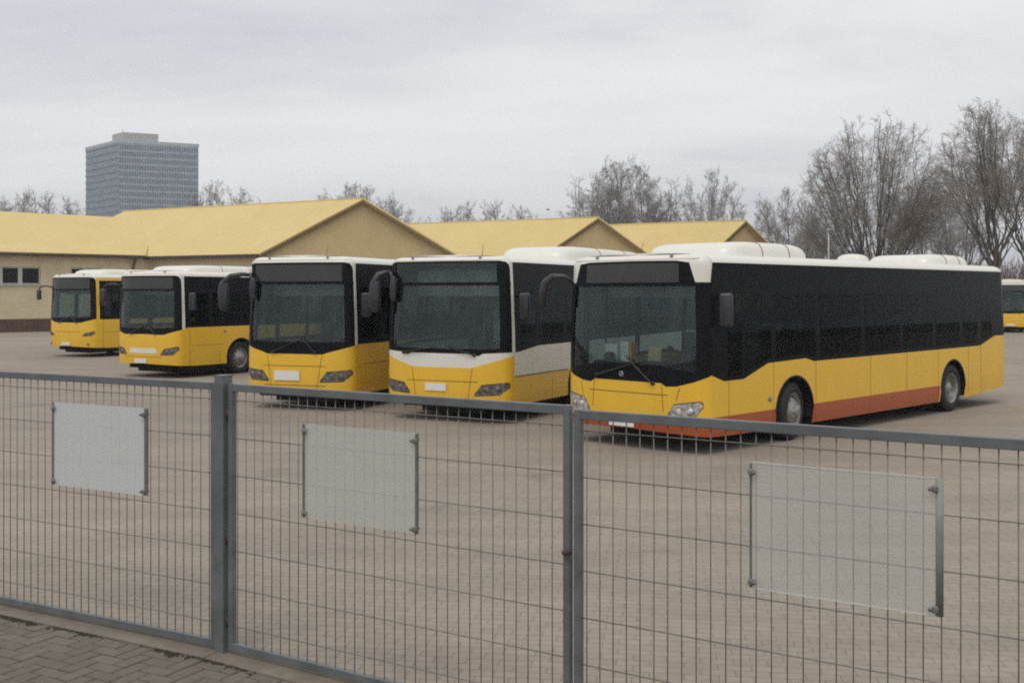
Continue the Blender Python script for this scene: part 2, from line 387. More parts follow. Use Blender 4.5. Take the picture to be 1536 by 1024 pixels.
# ------------------------------------------------------------------ ground
mb = MB(); mb.add([(-1300, -300, -.03), (1300, -300, -.03), (1300, 1500, -.03), (-1300, 1500, -.03)], [(0, 1, 2, 3)])
tag(mb.build('ground', M['ground']), kind='structure')
Lf = P0 + D1 * 60; Rf = P0 + D2 * 60
mb = MB(); mb.add([(*Lf[:2], 0), (*P0[:2], 0), (*Rf[:2], 0), (130, 0, 0), (130, 86, 0), (-130, 150, 0), (-130, 60, 0)], [tuple(range(7))])
tag(mb.build('yard', M['yard']), kind='structure')
mb = MB(); mb.add([(*Lf[:2], -.016), (*P0[:2], -.016), (*Rf[:2], -.016), (20, -30, -.016), (-60, -30, -.016)], [(0, 4, 3, 2, 1)])
tag(mb.build('footpath_bed', M['sand']), kind='structure')
def strip(mb, o, d, n, s0, s1, a, b, z0, z1):
    ps = [o + d * s0 + n * a, o + d * s1 + n * a, o + d * s1 + n * b, o + d * s0 + n * b]
    vs = [(p.x, p.y, z0) for p in ps] + [(p.x, p.y, z1) for p in ps]
    mb.add(vs, [(4, 5, 6, 7), (0, 4, 7, 3), (1, 2, 6, 5), (2, 3, 7, 6), (0, 1, 5, 4)])
mb = MB(); strip(mb, P0, D1, N1, 0.02, 40, -.10, .17, -.02, .012); strip(mb, P0, D2, N2, -.1, 40, -.10, .17, -.02, .008)
tag(mb.build('kerb', M['kerb']), kind='structure')
# herringbone brick footpath on the camera side, laid along the fence
mb = MB(); tone = []
u = D1 * -1; v = N1; bl, bw, g = .236, .118, .011
rng = random.Random(3)
for i in range(-46, 40):
    for j in range(-2, 60):
        m4 = (i - j) % 4
        if m4 == 0: x0, x1, y0, y1 = i, i + 2, j, j + 1
        elif m4 == 3: x0, x1, y0, y1 = i, i + 1, j, j + 2
        else: continue
        c = P0 + u * ((x0 + x1) / 2 * bw) + v * (.175 + (y0 + y1) / 2 * bw)
        if c.y < 2.0: continue
        if (c - P0).dot(N2) < .06 and c.x > P0.x - .3: continue
        dx, dy = (x1 - x0) * bw - g, (y1 - y0) * bw - g
        z = rng.uniform(-.003, .0025); b_ = .006; tx, ty = rng.uniform(-.012, .012), rng.uniform(-.012, .012)
        vs = []
        for q, zz in ((0, -.014), (0, -b_), (b_, 0)):
            for sx, sy in ((-1, -1), (1, -1), (1, 1), (-1, 1)):
                a, b = sx * (dx / 2 - q), sy * (dy / 2 - q); p = c + u * a + v * b
                vs.append((p.x, p.y, z + zz + (a * tx + b * ty if zz > -.01 else 0)))
        fs = [(8, 9, 10, 11)]
        for k in range(4):
            l = (k + 1) % 4; fs += [(k, l, 4 + l, 4 + k), (4 + k, 4 + l, 8 + l, 8 + k)]
        mb.add(vs, fs); t = rng.random(); tone += [t] * len(fs)
o = mb.build('footpath', M['brick'])
at_ = o.data.attributes.new('tone', 'FLOAT', 'FACE'); at_.data.foreach_set('value', tone)
import bmesh
bm = bmesh.new(); bm.from_mesh(o.data); bmesh.ops.recalc_face_normals(bm, faces=bm.faces); bm.to_mesh(o.data); bm.free()
tag(o, kind='structure')
# moss and dirt in the joint between kerb and bricks
mb = MB(); rng = random.Random(11)
def moss_run(o_, d, n, s0, s1, cnt):
    for _ in range(cnt):
        s = rng.uniform(s0, s1)
        dens = .5 + .5 * math.sin(s * 5.1 + 1) * math.sin(s * 2.3)
        if rng.random() > dens * dens * 1.3: continue
        p = o_ + d * s + n * (.18 + rng.gauss(0, .022)); r = rng.uniform(.006, .02); h = rng.uniform(.004, .014)
        a0 = rng.uniform(0, 6.28); k = 6
        vs = [(p.x + r * math.cos(a0 + 6.283 * q / k) * rng.uniform(.7, 1.3), p.y + r * math.sin(a0 + 6.283 * q / k) * rng.uniform(.7, 1.3), -.004) for q in range(k)] + [(p.x, p.y, h)]
        mb.add(vs, [(q, (q + 1) % k, k) for q in range(k)], 0, True)
moss_run(P0, D1, N1, -.05, 7, 3000); moss_run(P0, D2, N2, -.05, 3, 900)
tag(mb.build('moss', M['moss']), 'dark green moss growing along the foot of the fence', 'moss', kind='stuff')

# ------------------------------------------------------------------ fence and gate
def bar(mb, o, d, n, s0, s1, z0, z1, t, mi=0):
    c = o + d * ((s0 + s1) / 2) + Z3 * ((z0 + z1) / 2)
    mb.box(c, (abs(s1 - s0), t, z1 - z0), mi, (d, n, Z3))
def fence_part(root, o, d, n, s0, s1, zt, zb, name_frame, rail=.052, stile=.042, flip=1):
    fm = MB()
    bar(fm, o, d, n, s0, s0 + stile, zb, zt, .042); bar(fm, o, d, n, s1 - stile, s1, zb, zt, .042)
    bar(fm, o, d, n, s0 + stile, s1 - stile, zt - rail, zt - .002, .040); bar(fm, o, d, n, s0 + stile, s1 - stile, zb + .002, zb + rail, .040)
    ob = fm.build(name_frame, M['fence'], root)
    bv = ob.modifiers.new('bevel', 'BEVEL'); bv.width = .004; bv.segments = 2
    wm = MB(); p = .0795
    k = 0; s = s0 + stile + .03
    rw = random.Random(int(zt * 1000 + s1 * 100))
    while s < s1 - stile - .01:
        a = o + d * s; j = rw.gauss(0, .0012)
        wm.tube([a + Z3 * (zb + rail - .01), a + d * j + Z3 * ((zb + zt) / 2), a + Z3 * (zt - rail + .01)], .0033, 6)
        s += p
    z = zt - rail - .062
    while z > zb + rail + .02:
        wm.tube([o + d * (s0 + stile - .005) + n * .006 + Z3 * z, o + d * (s1 - stile + .005) + n * .006 + Z3 * z], .0033, 6)
        z -= .2535
    wm.build('wire_mesh', M['wire'], root)
    return root
def world_thing(name, label, cat, group=None): return thing(name, label, cat, (0, 0, 0), 0, group)
def at_base(root, p):
    """move the Empty to the thing's base, leaving the parts where they were built"""
    root.location = p
    for ch in root.children: ch.location = Vector(ch.location) - Vector(p)
fp = world_thing('mesh_fence', 'fixed grey wire mesh fence panel with milky white board, left of square post', 'fence')
fence_part(fp, P0, D1, N1, .055, 3.6, 1.835, .03, 'frame'); at_base(fp, P0 + D1 * 1.8)
fp2 = world_thing('post', '', 'fence post'); bpy.data.objects.remove(fp2)
post = world_thing('fence_post', 'stout square grey steel post between fence panel and gate', 'fence post')
mb = MB(); mb.box(P0 + Z3 * .93, (.088, .088, 1.9), 0, (D2, N2, Z3)); ob = mb.build('shaft', M['fence'], post)
bv = ob.modifiers.new('bevel', 'BEVEL'); bv.width = .006; bv.segments = 2
mb = MB(); mb.box(P0 + Z3 * 1.883, (.092, .092, .007), 0, (D2, N2, Z3)); mb.build('cap', M['fence'], post)
for z in (.22, .78, 1.62):
    mb = MB(); a = P0 + D2 * .047 - N2 * -.01 + Z3 * z
    mb.tube([a + Z3 * -.035, a + Z3 * .035], .011, 8); mb.box(a + D2 * .012, (.03, .012, .03), 0, (D2, N2, Z3)); mb.build('hinge', M['bolt'], post)
at_base(post, P0)
s2 = s_on(857, P0, D2); s3 = s_on(863, P0, D2)
lf2 = world_thing('gate_leaf', 'grey wire mesh gate leaf hung on the square post, carrying the greenish board', 'gate', 'two leaves of the mesh gate')
fence_part(lf2, P0, D2, N2, .066, s2, 1.833, .032, 'frame')
mb = MB(); a = P0 + D2 * (s2 - .012) + N2 * .03 + Z3 * 1.03
mb.box(a, (.045, .03, .02), 0, (D2, N2, Z3)); mb.tube([a - N2 * .01, a + N2 * .022], .012, 8); mb.build('latch', M['bolt'], lf2)
at_base(lf2, P0 + D2 * (s2 / 2))
lf3 = world_thing('gate_leaf', 'grey wire mesh gate leaf at the right carrying the wide clear board', 'gate', 'two leaves of the mesh gate')
fence_part(lf3, P0, D2, N2, s3, s3 + 3.1, 1.812, .032, 'frame'); at_base(lf3, P0 + D2 * (s3 + 1.5))

def board(label, sheet, o, d, n, pxl, pxr, zt, zb, lw, rw, pale):
    sgn = 1 if d.x > 0 else -1
    sl, sr = s_on(pxl, o, d), s_on(pxr, o, d)
    t = thing('notice_board', label, 'board', group='blank plastic boards clipped to the fence')
    off = n * .022; e = d * sgn
    mb = MB(); c = o + d * ((sl + sr) / 2) + off + Z3 * ((zt + zb) / 2); W = abs(sr - sl)
    mb.box(c, (W, .004, zt - zb), 0, (e, n, Z3)); mb.build('sheet', sheet, t)
    if pale:
        for zq in (zt + .002, zb - .002):
            mb = MB(); mb.box(o + d * ((sl + sr) / 2) + off + Z3 * zq, (W - .004, .007, .004), 0, (e, n, Z3)); mb.build('polished_edge', M['edge'], t)
    for px_s, wd, q in ((sl, lw, -1), (sr, rw, 1)):
        mb = MB(); a = o + d * px_s + e * (q * (wd / 2 + .0005)) + off + Z3 * ((zt + zb) / 2)
        if rw > .03 and q > 0:
            mb.tube([a + Z3 * ((zb - zt) / 2), a + Z3 * ((zt - zb) / 2)], wd / 2, 10)
        else: mb.box(a, (wd, .016, zt - zb - .004), 0, (e, n, Z3))
        mb.build('edge_strip', M['strip_pale' if pale and q > 0 else 'strip'], t)
        for z in (zt - .045, zb + .03):
            mb = MB(); k = o + d * px_s + e * (q * .001) + off + n * .010 + Z3 * z
            mb.bevbox(k, (.030, .022, .034), .008, 0, (e, n, Z3)); mb.tube([k + n * .008 - e * (q * .02), k + n * .016 - e * (q * .02)], .010, 10)
            mb.tube([k - n * .045, k + n * .004], .006, 8); mb.build('clip', M['clip'], t)
    at_base(t, o + d * ((sl + sr) / 2) + off + Z3 * zb)
board('milky white blank plastic board clipped to the left fence panel', M['sheet_white'], P0, D1, N1, 85, 221, 1.625, 1.005, .010, .026, False)
board('square greenish translucent board clipped to the middle gate leaf', M['sheet_green'], P0, D2, N2, 461, 627, 1.608, 1.006, .014, .016, False)
board('wide clear see-through board clipped to the right gate leaf', M['sheet_clear'], P0, D2, N2, 1130, 1405, 1.608, .99, .008, .034, True)

# ------------------------------------------------------------------ buses
HW = 1.275
class Shell:
    """smooth bus skin: S(u, v): u runs round the plan outline from the middle of the front (sign = side), v up the skin"""
    def __init__(s, L, zt, b=.34, n=3.5, rake=.10, rr=.28, HW=1.275):
        s.hw = HW
        s.L, s.b, s.zt = L, b, zt; s.ze = zt - .15; s.q = .30; s.rin = .24; s.rake = rake
        th = np.linspace(0, math.pi / 2, 260)
        X = HW * np.sin(th) ** (2 / n); c = np.cos(th) ** (2 / 2.1); Y = b * (1 - c)
        x = list(X); y = list(Y); cf = list(c); cr = [0.] * len(x)
        ys = np.linspace(b, L - rr, 200)[1:]
        x += [HW] * len(ys); y += list(ys); cf += [0.] * len(ys); cr += [0.] * len(ys)
        for t in np.linspace(0, math.pi / 2, 40)[1:]:
            x.append(HW - rr + rr * math.cos(t)); y.append(L - rr + rr * math.sin(t)); cf.append(0.); cr.append(math.sin(t))
        for xx in np.linspace(HW - rr, 0, 40)[1:]: x.append(xx); y.append(L); cf.append(0.); cr.append(1.)
        s.x, s.y, s.cf, s.cr = map(np.array, (x, y, cf, cr))
        s.u = np.concatenate([[0], np.cumsum(np.hypot(np.diff(s.x), np.diff(s.y)))])
        s.a = s.u[259]; s.U = s.u[-1]; s.ur = s.a + (L - rr - b)
    def uy(s, y): return s.a + (y - s.b)
    def pos(s, u, v):
        au = np.clip(np.abs(u), 0, s.U); sg = np.where(u < 0, -1., 1.)
        X, Y, cf, cr = (np.interp(au, s.u, q) for q in (s.x, s.y, s.cf, s.cr))
        t = np.clip((v - s.ze) / s.q, 0, 1) * math.pi / 2
        z = np.where(v > s.ze, s.ze + (s.zt - s.ze) * np.sin(t), v); ins = s.rin * (1 - np.cos(t))
        w = s.hw - .055 * np.clip((v - 1.2) / 1.6, 0, 1) ** 1.6 - ins - .03 * np.clip((.5 - v) / .25, 0, 1) ** 2
        d = s.rake * np.clip((v - .9) / 2.1, 0, 1) ** 1.3 + ins * .8 + .05 * np.clip((.55 - v) / .3, 0, 1) ** 2
        dr = .06 * np.clip((v - 1.2) / 1.6, 0, 1) + ins
        return np.stack([sg * X * w / s.hw, Y + d * cf - dr * cr, z], -1)
    def S(s, u, v, off=0.):
        u = np.asarray(u, float); v = np.asarray(v, float); p = s.pos(u, v)
        if np.ndim(off) or off:
            e = .02
            du = s.pos(np.clip(u + e, -s.U, s.U), v) - s.pos(np.clip(u - e, -s.U, s.U), v); dv = s.pos(u, v + e) - s.pos(u, v - e)
            n = np.cross(du, dv); n /= np.maximum(np.linalg.norm(n, axis=-1, keepdims=True), 1e-9)
            p = p + n * (off if not np.ndim(off) else np.asarray(off)[..., None])
        return p
    def patch(s, mb, u0, u1, lo, hi, mi=0, off=0., nv=4, brk=(), rim=0.):
        """surface patch between two boundary curves over u0..u1; rim > 0 turns its edge back to the skin"""
        n = max(2, int(abs(u1 - u0) / .09) + 1)
        us = list(np.linspace(u0, u1, n)) + [b for b in brk if min(u0, u1) < b < max(u0, u1)]
        us = np.array(sorted(set(np.round(us, 6))))
        f = lambda g: g(us) if callable(g) else np.full(len(us), float(g))
        a, b = f(lo), f(hi); b = np.maximum(a + 1e-4, b)
        T = np.linspace(0, 1, nv + 1)
        UU = np.repeat(us[:, None], nv + 1, 1); VV = a[:, None] * (1 - T) + b[:, None] * T
        P = s.S(UU, VV, off).reshape(-1, 3); k = nv + 1
        fs = [(i * k + j, (i + 1) * k + j, (i + 1) * k + j + 1, i * k + j + 1) for i in range(len(us) - 1) for j in range(nv)]
        mb.add(P, fs, mi, True)
        if rim:
            idx = [(i, 0) for i in range(len(us))] + [(len(us) - 1, j) for j in range(1, k)] + [(i, nv) for i in range(len(us) - 2, -1, -1)] + [(0, j) for j in range(nv - 1, 0, -1)]
            uu = np.array([UU[i] for i in idx]); vv = np.array([VV[i] for i in idx])
            A = s.S(uu, vv, off); B = s.S(uu, vv, off - rim); m = len(idx)
            mb.add(np.concatenate([A, B]), [(i, i + m, (i + 1) % m + m, (i + 1) % m) for i in range(m)], mi, False)
    def seam(s, mb, pts, wd=.010, mi=1, off=.002):
        for (u0, v0), (u1, v1) in zip(pts, pts[1:]):
            n = max(2, int(math.hypot(u1 - u0, v1 - v0) / .1) + 1); t = np.linspace(0, 1, n)
            uu = u0 + (u1 - u0) * t; vv = v0 + (v1 - v0) * t; l = math.hypot(u1 - u0, v1 - v0); nx, nz = -(v1 - v0) / l * wd / 2, (u1 - u0) / l * wd / 2
            A = s.S(uu + nx, vv + nz, off); B = s.S(uu - nx, vv - nz, off)
            mb.add(np.concatenate([A, B]), [(i + n, i + 1 + n, i + 1, i) for i in range(n - 1)], mi, True)
def poly(pts):
    """even function of u through (|u|, value) points"""
    xs = [p[0] for p in pts]; ys = [p[1] for p in pts]
    return lambda u: np.interp(np.abs(u), xs, ys)
def top_of(*fs): return lambda u: np.max([f(u) if callable(f) else np.full(np.shape(u), float(f)) for f in fs], 0)

# wheel meshes, shared
def tyre_mesh():
    mb = MB(); w_ = .14
    prof = [(.30, -w_), (.40, -w_ - .006), (.455, -w_ + .012), (.478, -w_ + .04), (.482, 0), (.478, w_ - .04), (.455, w_ - .012), (.40, w_ + .006), (.30, w_), (.295, 0), (.30, -w_)]
    mb.lathe(prof, (0, 0, 0), (1, 0, 0), 40)
    for k in range(-2, 3):
        mb.lathe([(.4835, k * .045 - .004), (.4835, k * .045 + .004)], (0, 0, 0), (1, 0, 0), 40, 1)
    return mb.mesh('tyre', [M['tyre'], M['hole']])
def rim_mesh(front):
    """outer side = +x"""
    mb = MB()
    if front: prof = [(.31, .135), (.295, .145), (.28, .10), (.24, .085), (.20, .13), (.155, .155), (.15, .165), (.10, .175), (.095, .21), (.06, .22), (.0, .222)]
    else: prof = [(.31, .135), (.295, .145), (.275, .09), (.265, -.03), (.20, -.055), (.16, -.03), (.14, -.03), (.135, .06), (.10, .10), (.0, .105)]
    mb.lathe(prof, (0, 0, 0), (1, 0, 0), 40)
    for k in range(10):
        a = 2 * math.pi * k / 10; h = .165 if front else -.028; rr = .128 if front else .165
        mb.tube([(h - .02, rr * math.cos(a), rr * math.sin(a)), (h + .028, rr * math.cos(a), rr * math.sin(a))], .014, 6)
        a += .31; hx = .112 if front else -.045; rr = .222
        n = Vector((.8, -.6 * math.cos(a), -.6 * math.sin(a))) if False else Vector((1, 0, 0))
        mb.tube([(hx - .03, rr * math.cos(a), rr * math.sin(a)), (hx + .006, rr * math.cos(a), rr * math.sin(a))], .026, 10, 1)
    return mb.mesh('rim', [M['rim'], M['hole']])
ME_TYRE, ME_RIMF, ME_RIMR = tyre_mesh(), rim_mesh(True), rim_mesh(False)
def seat_mesh():
    mb = MB()
    mb.bevbox((0, 0, .44), (.44, .42, .10), .04); mb.bevbox((0, .22, .86), (.43, .09, .80), .04)
    mb.box((0, 0, .2), (.3, .3, .39)); mb.tube([(-.16, .24, 1.26), (-.16, .24, 1.31), (.16, .24, 1.31), (.16, .24, 1.26)], .012, 6)
    return mb.mesh('passenger_seat', M['seat'])
ME_SEAT = seat_mesh()

def make_bus(st):
    HW = st.get('hw', 1.275)
    L, zt = st['L'], st['zt']
    X0, Y0 = st['corner']; phi = R(st['phi'])
    ex = Vector((math.cos(phi), -math.sin(phi), 0)); ey = Vector((math.sin(phi), math.cos(phi), 0))
    org = Vector((X0, Y0, 0)) - ex * HW
    rt = thing(st['name'], st['label'], 'bus', org, -phi, 'buses parked in the yard')
    sh = Shell(L, zt, rake=st.get('rake', .10), HW=HW, b=st.get('bow', .34)); a = sh.a; uy = sh.uy
    cuts = lambda f: [q for p in f for q in (p[0], -p[0])]
    sk = st.get('skirt', .30)
    yw1, yw2 = st['wheels']; AR = .585; zc = .482
    # ---- lower edge with wheel arches
    def lo(u):
        au = np.abs(u); z = np.interp(au, [0, a * .75, a, uy(.9), uy(yw2 + .6), sh.ur, sh.U], [sk + .05, sk + .02, sk, sk - .02, sk - .03, sk + .09, sk + .12])
        for yc in (yw1, yw2):
            y = au - a + sh.b; d = np.abs(y - yc)
            z = np.where(d < AR, np.maximum(z, zc + np.sqrt(np.maximum(AR * AR - d * d, 0)) * .98), z)
        return z
    ab = []
    for yc in (yw1, yw2):
        for k in range(25):
            u_ = uy(yc + AR * math.cos(math.pi * k / 24)); ab += [u_, -u_]
        for q in (-1, 1): ab += [uy(yc + q * (AR + 1e-3)), -uy(yc + q * (AR + 1e-3)), uy(yc + q * (AR - 1e-4)), -uy(yc + q * (AR - 1e-4))]
    fb = st['front_bot']                       # lower edge of the black front, |u| -> z   (u given as fraction of a)
    fbp = [(p[0] * a, p[1]) for p in fb]
    belt = [(uy(y), z) for y, z in st['belt']]
    rear_z = st.get('rear_z', 1.75)
    hi_pts = fbp + belt + [(sh.ur + .10, belt[-1][1]), (sh.ur + .101, rear_z), (sh.U, rear_z)]
    hi = poly(hi_pts); brk = cuts(hi_pts) + ab
    MY, MS, MO, MW = 0, 1, 2, 3
    mats = [M['yellow'], M['seam'], M['orange'], M['white_dull'] if st.get('mid') else M['white'], M['black']]
    body = MB()
    if st.get('stripe'):
        sp_ = poly([(0, .44), (a * .8, .44), (a + .05, .56), (uy(yw2 - AR - .05), .575), (uy(yw2 - AR - .049), 0), (sh.U, 0)])
        br2 = brk + cuts([(a * .8, 0), (a + .05, 0), (uy(yw2 - AR - .05), 0), (uy(yw2 - AR - .049), 0)])
        mid = lambda u: np.minimum(np.maximum(sp_(u), lo(u)), hi(u))
        sh.patch(body, -sh.U, sh.U, lo, mid, MO, 0, 2, br2); sh.patch(body, -sh.U, sh.U, mid, hi, MY, 0, 5, br2)
    elif st.get('mid'):
        mp_ = [(0, 1.035), (a * .42, 1.035), (a * .98, 1.27), (a + .03, 1.27), (a + .031, .88), (sh.ur, .84), (sh.U, .84)]
        midf = poly(mp_); br2 = brk + cuts(mp_)
        mid = lambda u: np.minimum(np.maximum(midf(u), lo(u)), hi(u))
        sh.patch(body, -sh.U, sh.U, lo, mid, MY, 0, 5, br2); sh.patch(body, -sh.U, sh.U, mid, hi, MW, 0, 3, br2)
        for q in (-1, 1): sh.seam(body, [(q * (a + .04), .88), (q * uy(yw1 - AR), .87)], .022, MS)
    else: sh.patch(body, -sh.U, sh.U, lo, hi, MY, 0, 5, brk)
    for q in (-1, 1):
        for pts in st.get('side_seams', []): sh.seam(body, [(q * uy(y), z) for y, z in pts])
        for pts in st.get('front_seams', []): sh.seam(body, [(q * f * a, z) for f, z in pts], .012)
        for yc in (yw1, yw2):              # arch lip
            pts = [(q * uy(yc + (AR + .012) * math.cos(t)), zc + (AR + .012) * .98 * math.sin(t)) for t in np.linspace(.02, math.pi - .02, 22)]
            sh.seam(body, pts, .028, 4, .004)
    for z in st.get('front_lines', []): sh.seam(body, [(-.52 * a, z), (.52 * a, z)], .014)
    body.build('body', mats, rt)
    # ---- wheel housings
    for yc in (yw1, yw2):
        for q in (-1, 1):
            mb = MB(); t = np.linspace(-.25, math.pi + .25, 26)
            A = [(q * (HW - .03), yc + AR * math.cos(k), zc + AR * .98 * math.sin(k)) for k in t]; B = [(q * .72, y_, z_) for _, y_, z_ in A]
            n = len(A); mb.add(A + B, [(i, i + 1, i + 1 + n, i + n) for i in range(n - 1)], 0, True)
            mb.add(B, [tuple(range(n))], 0); mb.build('wheel_housing', M['under'], rt)
            tw = inst('wheel', ME_TYRE, rt, (q * (HW - .175), yc, zc), 0 if q > 0 else math.pi)
            inst('rim', ME_RIMF if yc == yw1 else ME_RIMR, tw)
            if yc == yw1 and st.get('steer'): tw.rotation_euler[2] += R(st['steer'])
    # ---- underbody and floor
    mb = MB(); mb.box((0, L / 2 + .05, .27), (1.40, L - .8, .24)); mb.box((0, (.45 + yw1 - .65) / 2 + .1, .315), (2.36, yw1 - 1.1, .17))
    mb.box((0, (yw1 + yw2) / 2, .30), (2.40, yw2 - yw1 - 1.3, .20)); mb.box((0, (yw2 + .65 + L - .3) / 2, .45), (2.36, L - yw2 - 1.0, .05)); mb.build('underbody', M['under'], rt)
    # ---- white roof with its front and side drop
    top = st['band_top']; uwd = st['uw'] * a; fz = st['front_top']
    if st.get('wedge'):
        ud = st['wedge'] * a
        rl = [(0, fz), (ud * .75, fz - .01), (ud - .06, fz - .05), (ud + .05, 2.585), (a + .03, 2.585), (a + .10, top), (sh.ur + .1, top), (sh.U, top)]
    else:
        rl = [(0, fz), (uwd - .22, fz - .005), (uwd - .10, fz - .03), (uwd - .03, fz - .10), (uwd, fz - .20), (uwd + .001, top - .001), (sh.U, top)]
    rlo = poly(rl); VT = sh.ze + sh.q
    mb = MB(); rmats = [M['white'], M['yellow'], M['seam']]
    ysplit = st.get('gutter_z')
    if ysplit:
        sh.patch(mb, -sh.U, sh.U, rlo, lambda u: np.maximum(rlo(u), np.where(np.abs(u) > uwd, ysplit, 0)), 1, 0, 1, cuts(rl))
        sh.patch(mb, -sh.U, sh.U, lambda u: np.maximum(rlo(u), np.where(np.abs(u) > uwd, ysplit, 0)), VT, 0, 0, 7, cuts(rl))
    else: sh.patch(mb, -sh.U, sh.U, rlo, VT, 0, 0, 7, cuts(rl))
    us = np.linspace(0, sh.U, 90); E = sh.S(us, np.full(90, VT)); vs = []; K = 8
    for p in E:
        for k in range(K + 1):
            x = p[0] * (1 - 2 * k / K); vs.append((x, p[1], p[2] + .035 * (1 - (x / 1.05) ** 2) * min(1, p[0])))
    mb.add(vs, [(i * (K + 1) + k, i * (K + 1) + k + 1, (i + 1) * (K + 1) + k + 1, (i + 1) * (K + 1) + k) for i in range(89) for k in range(K)], 0, True)
    if not st.get('wedge'):
        for q in (-1, 1):                      # painted corner pillar between windscreen and side glass
            sh.patch(mb, *sorted((q * uwd, q * (a + st.get('pillar', .06)))), hi, top, 1 if st.get('yellow_pillar') else 0, .001, 6, brk)
    sh.seam(mb, [(-.9 * a, sh.ze + .1), (.9 * a, sh.ze + .1)], .008, 2)
    mb.build('roof', rmats, rt)
    # ---- windscreen
    gt = st['glass_top']; ug = st['ug'] * a; gb = poly([(p[0] * a, p[1]) for p in st['glass_bot']]); gbk = cuts([(p[0] * a, 0) for p in st['glass_bot']])
    mb = MB(); sh.patch(mb, -ug - .025, ug + .025, lambda u: gb(u) - .025, gt - .01, 0, -.012, 8, gbk); mb.build('windscreen', M['wind'], rt)
    mb = MB()
    uo = uwd if not st.get('wedge') else a + .03
    ftop = gt if st.get('wedge') else rlo
    sh.patch(mb, -ug, ug, hi, gb, 0, .003, 3, gbk + brk)
    for q in (-1, 1): sh.patch(mb, *sorted((q * ug, q * uo)), hi, (gt if st.get('wedge') else (lambda u: np.minimum(rlo(u), gt))), 0, .003, 6, brk + cuts(rl))
    sh.patch(mb, -uo, uo, gt - .045, gt + .012, 0, .016, 2, rim=.02)
    dl, dh = gt + .012, rlo; ux = (st['wedge'] * a if st.get('wedge') else uwd)
    udp = ux * .80
    sh.patch(mb, -ux, -udp, dl, dh, 0, .003, 3, cuts(rl)); sh.patch(mb, udp, ux, dl, dh, 0, .003, 3, cuts(rl))
    sh.patch(mb, -udp, udp, lambda u: rlo(u) - .05, dh, 0, .003, 1, cuts(rl))
    mb.build('glazing_border', M['frit'], rt)
    mb = MB(); sh.patch(mb, -udp, udp, dl, lambda u: rlo(u) - .05, 0, .002, 3, cuts(rl)); mb.build('destination_display', M[st.get('disp', 'display')], rt)
    # ---- side and rear glazing
    blk = MB(); us0 = (a + .03) if st.get('wedge') else (a + st.get('pillar', .06)); ue = sh.ur + .10
    panes = st['panes']; ph = st.get('pane_top', 2.42)
    for q in (-1, 1):
        edges = [us0] + [v_ for y0, y1 in panes for v_ in (uy(y0), uy(y1))] + [ue]
        for k in range(0, len(edges), 2): sh.patch(blk, *sorted((q * edges[k], q * edges[k + 1])), hi, rlo, 0, .002, 6, brk + cuts(rl))
        for y0, y1 in panes:
            u0, u1 = sorted((q * uy(y0), q * uy(y1)))
            sh.patch(blk, u0, u1, hi, lambda u: hi(u) + .07, 0, .002, 1, brk); sh.patch(blk, u0, u1, ph, rlo, 0, .002, 3, cuts(rl))
            pn = MB(); sh.patch(pn, u0, u1, lambda u: hi(u) + .07, ph, 0, .004, 4, brk); pn.build('side_window', M['side'], rt)
    sh.patch(blk, ue, sh.U, rear_z, rlo, 0, .002, 4); sh.patch(blk, -sh.U, -ue, rear_z, rlo, 0, .002, 4)
    blk.build('side_glazing_border', M['frit'], rt)
    # ---- lamps, plate, wipers
    for q in (-1, 1):
        hl = st['lamp']; f0, f1, zl0, zh0, zl1, zh1 = hl
        u0, u1 = f0 * a, f1 * a
        lf = poly([(u0, zl0), (u0 + (u1 - u0) * .72, zl1), (u1, zh1 - .07)]); hf = poly([(u0, zl0 + .02), (u0 + (u1 - u0) * .2, zh0), (u1 - .03, zh1), (u1, zh1 - .03)])
        bk = [q * (u0 + (u1 - u0) * .72), q * (u1 - .03), q * (u0 + (u1 - u0) * .2)]
        mb = MB(); sh.patch(mb, *sorted((q * u0, q * u1)), lf, hf, 0, .006, 4, bk, rim=.008); h_ = mb.build('headlight', M[st.get('lampmat', 'reflector_dark')], rt)
        mb = MB(); sh.patch(mb, *sorted((q * (u0 - .012), q * (u1 + .012))), lambda u: lf(u) - .014, lambda u: hf(u) + .014, 0, .002, 3, bk); mb.build('lamp_surround', M['black'], h_)
        for k, f in enumerate((.34, .66)):
            uu = u0 + (u1 - u0) * f; zz = float((lf(uu) + hf(uu)) / 2); p = sh.S(q * uu, zz, .008); pn = sh.S(q * uu, zz, .03) - p
            mb = MB(); r_ = min(.055, float(hf(uu) - lf(uu)) * .36)
            mb.lathe([(r_, 0), (r_ * .92, .012), (r_ * .6, .008), (r_ * .3, .016), (0.001, .018)], p, pn, 18); mb.build('lamp_bulb', M[st.get('lampmat', 'reflector_dark')], h_)
    px_, pz, pw, phh = st['plate']
    mb = MB(); p = sh.S(px_, pz, .018); mb.box(p, (pw, .012, phh)); mb.build('number_plate', M['plate'], rt)
    if st.get('bar'):
        mb = MB(); bz0, bz1, bu = st['bar']; sh.patch(mb, -bu, bu, bz0, bz1, 0, .008, 2, rim=.01); mb.build('front_badge_strip', M['white'], rt)
    if st.get('fogs'):
        for q in (-1, 1):
            mb = MB(); p = sh.S(q * .74 * a, .50, .004); mb.lathe([(.05, 0), (.045, .012), (.02, .006), (.001, .012)], p, (0, -1, 0), 16); mb.build('fog_lamp', M['reflector_dark'], rt)
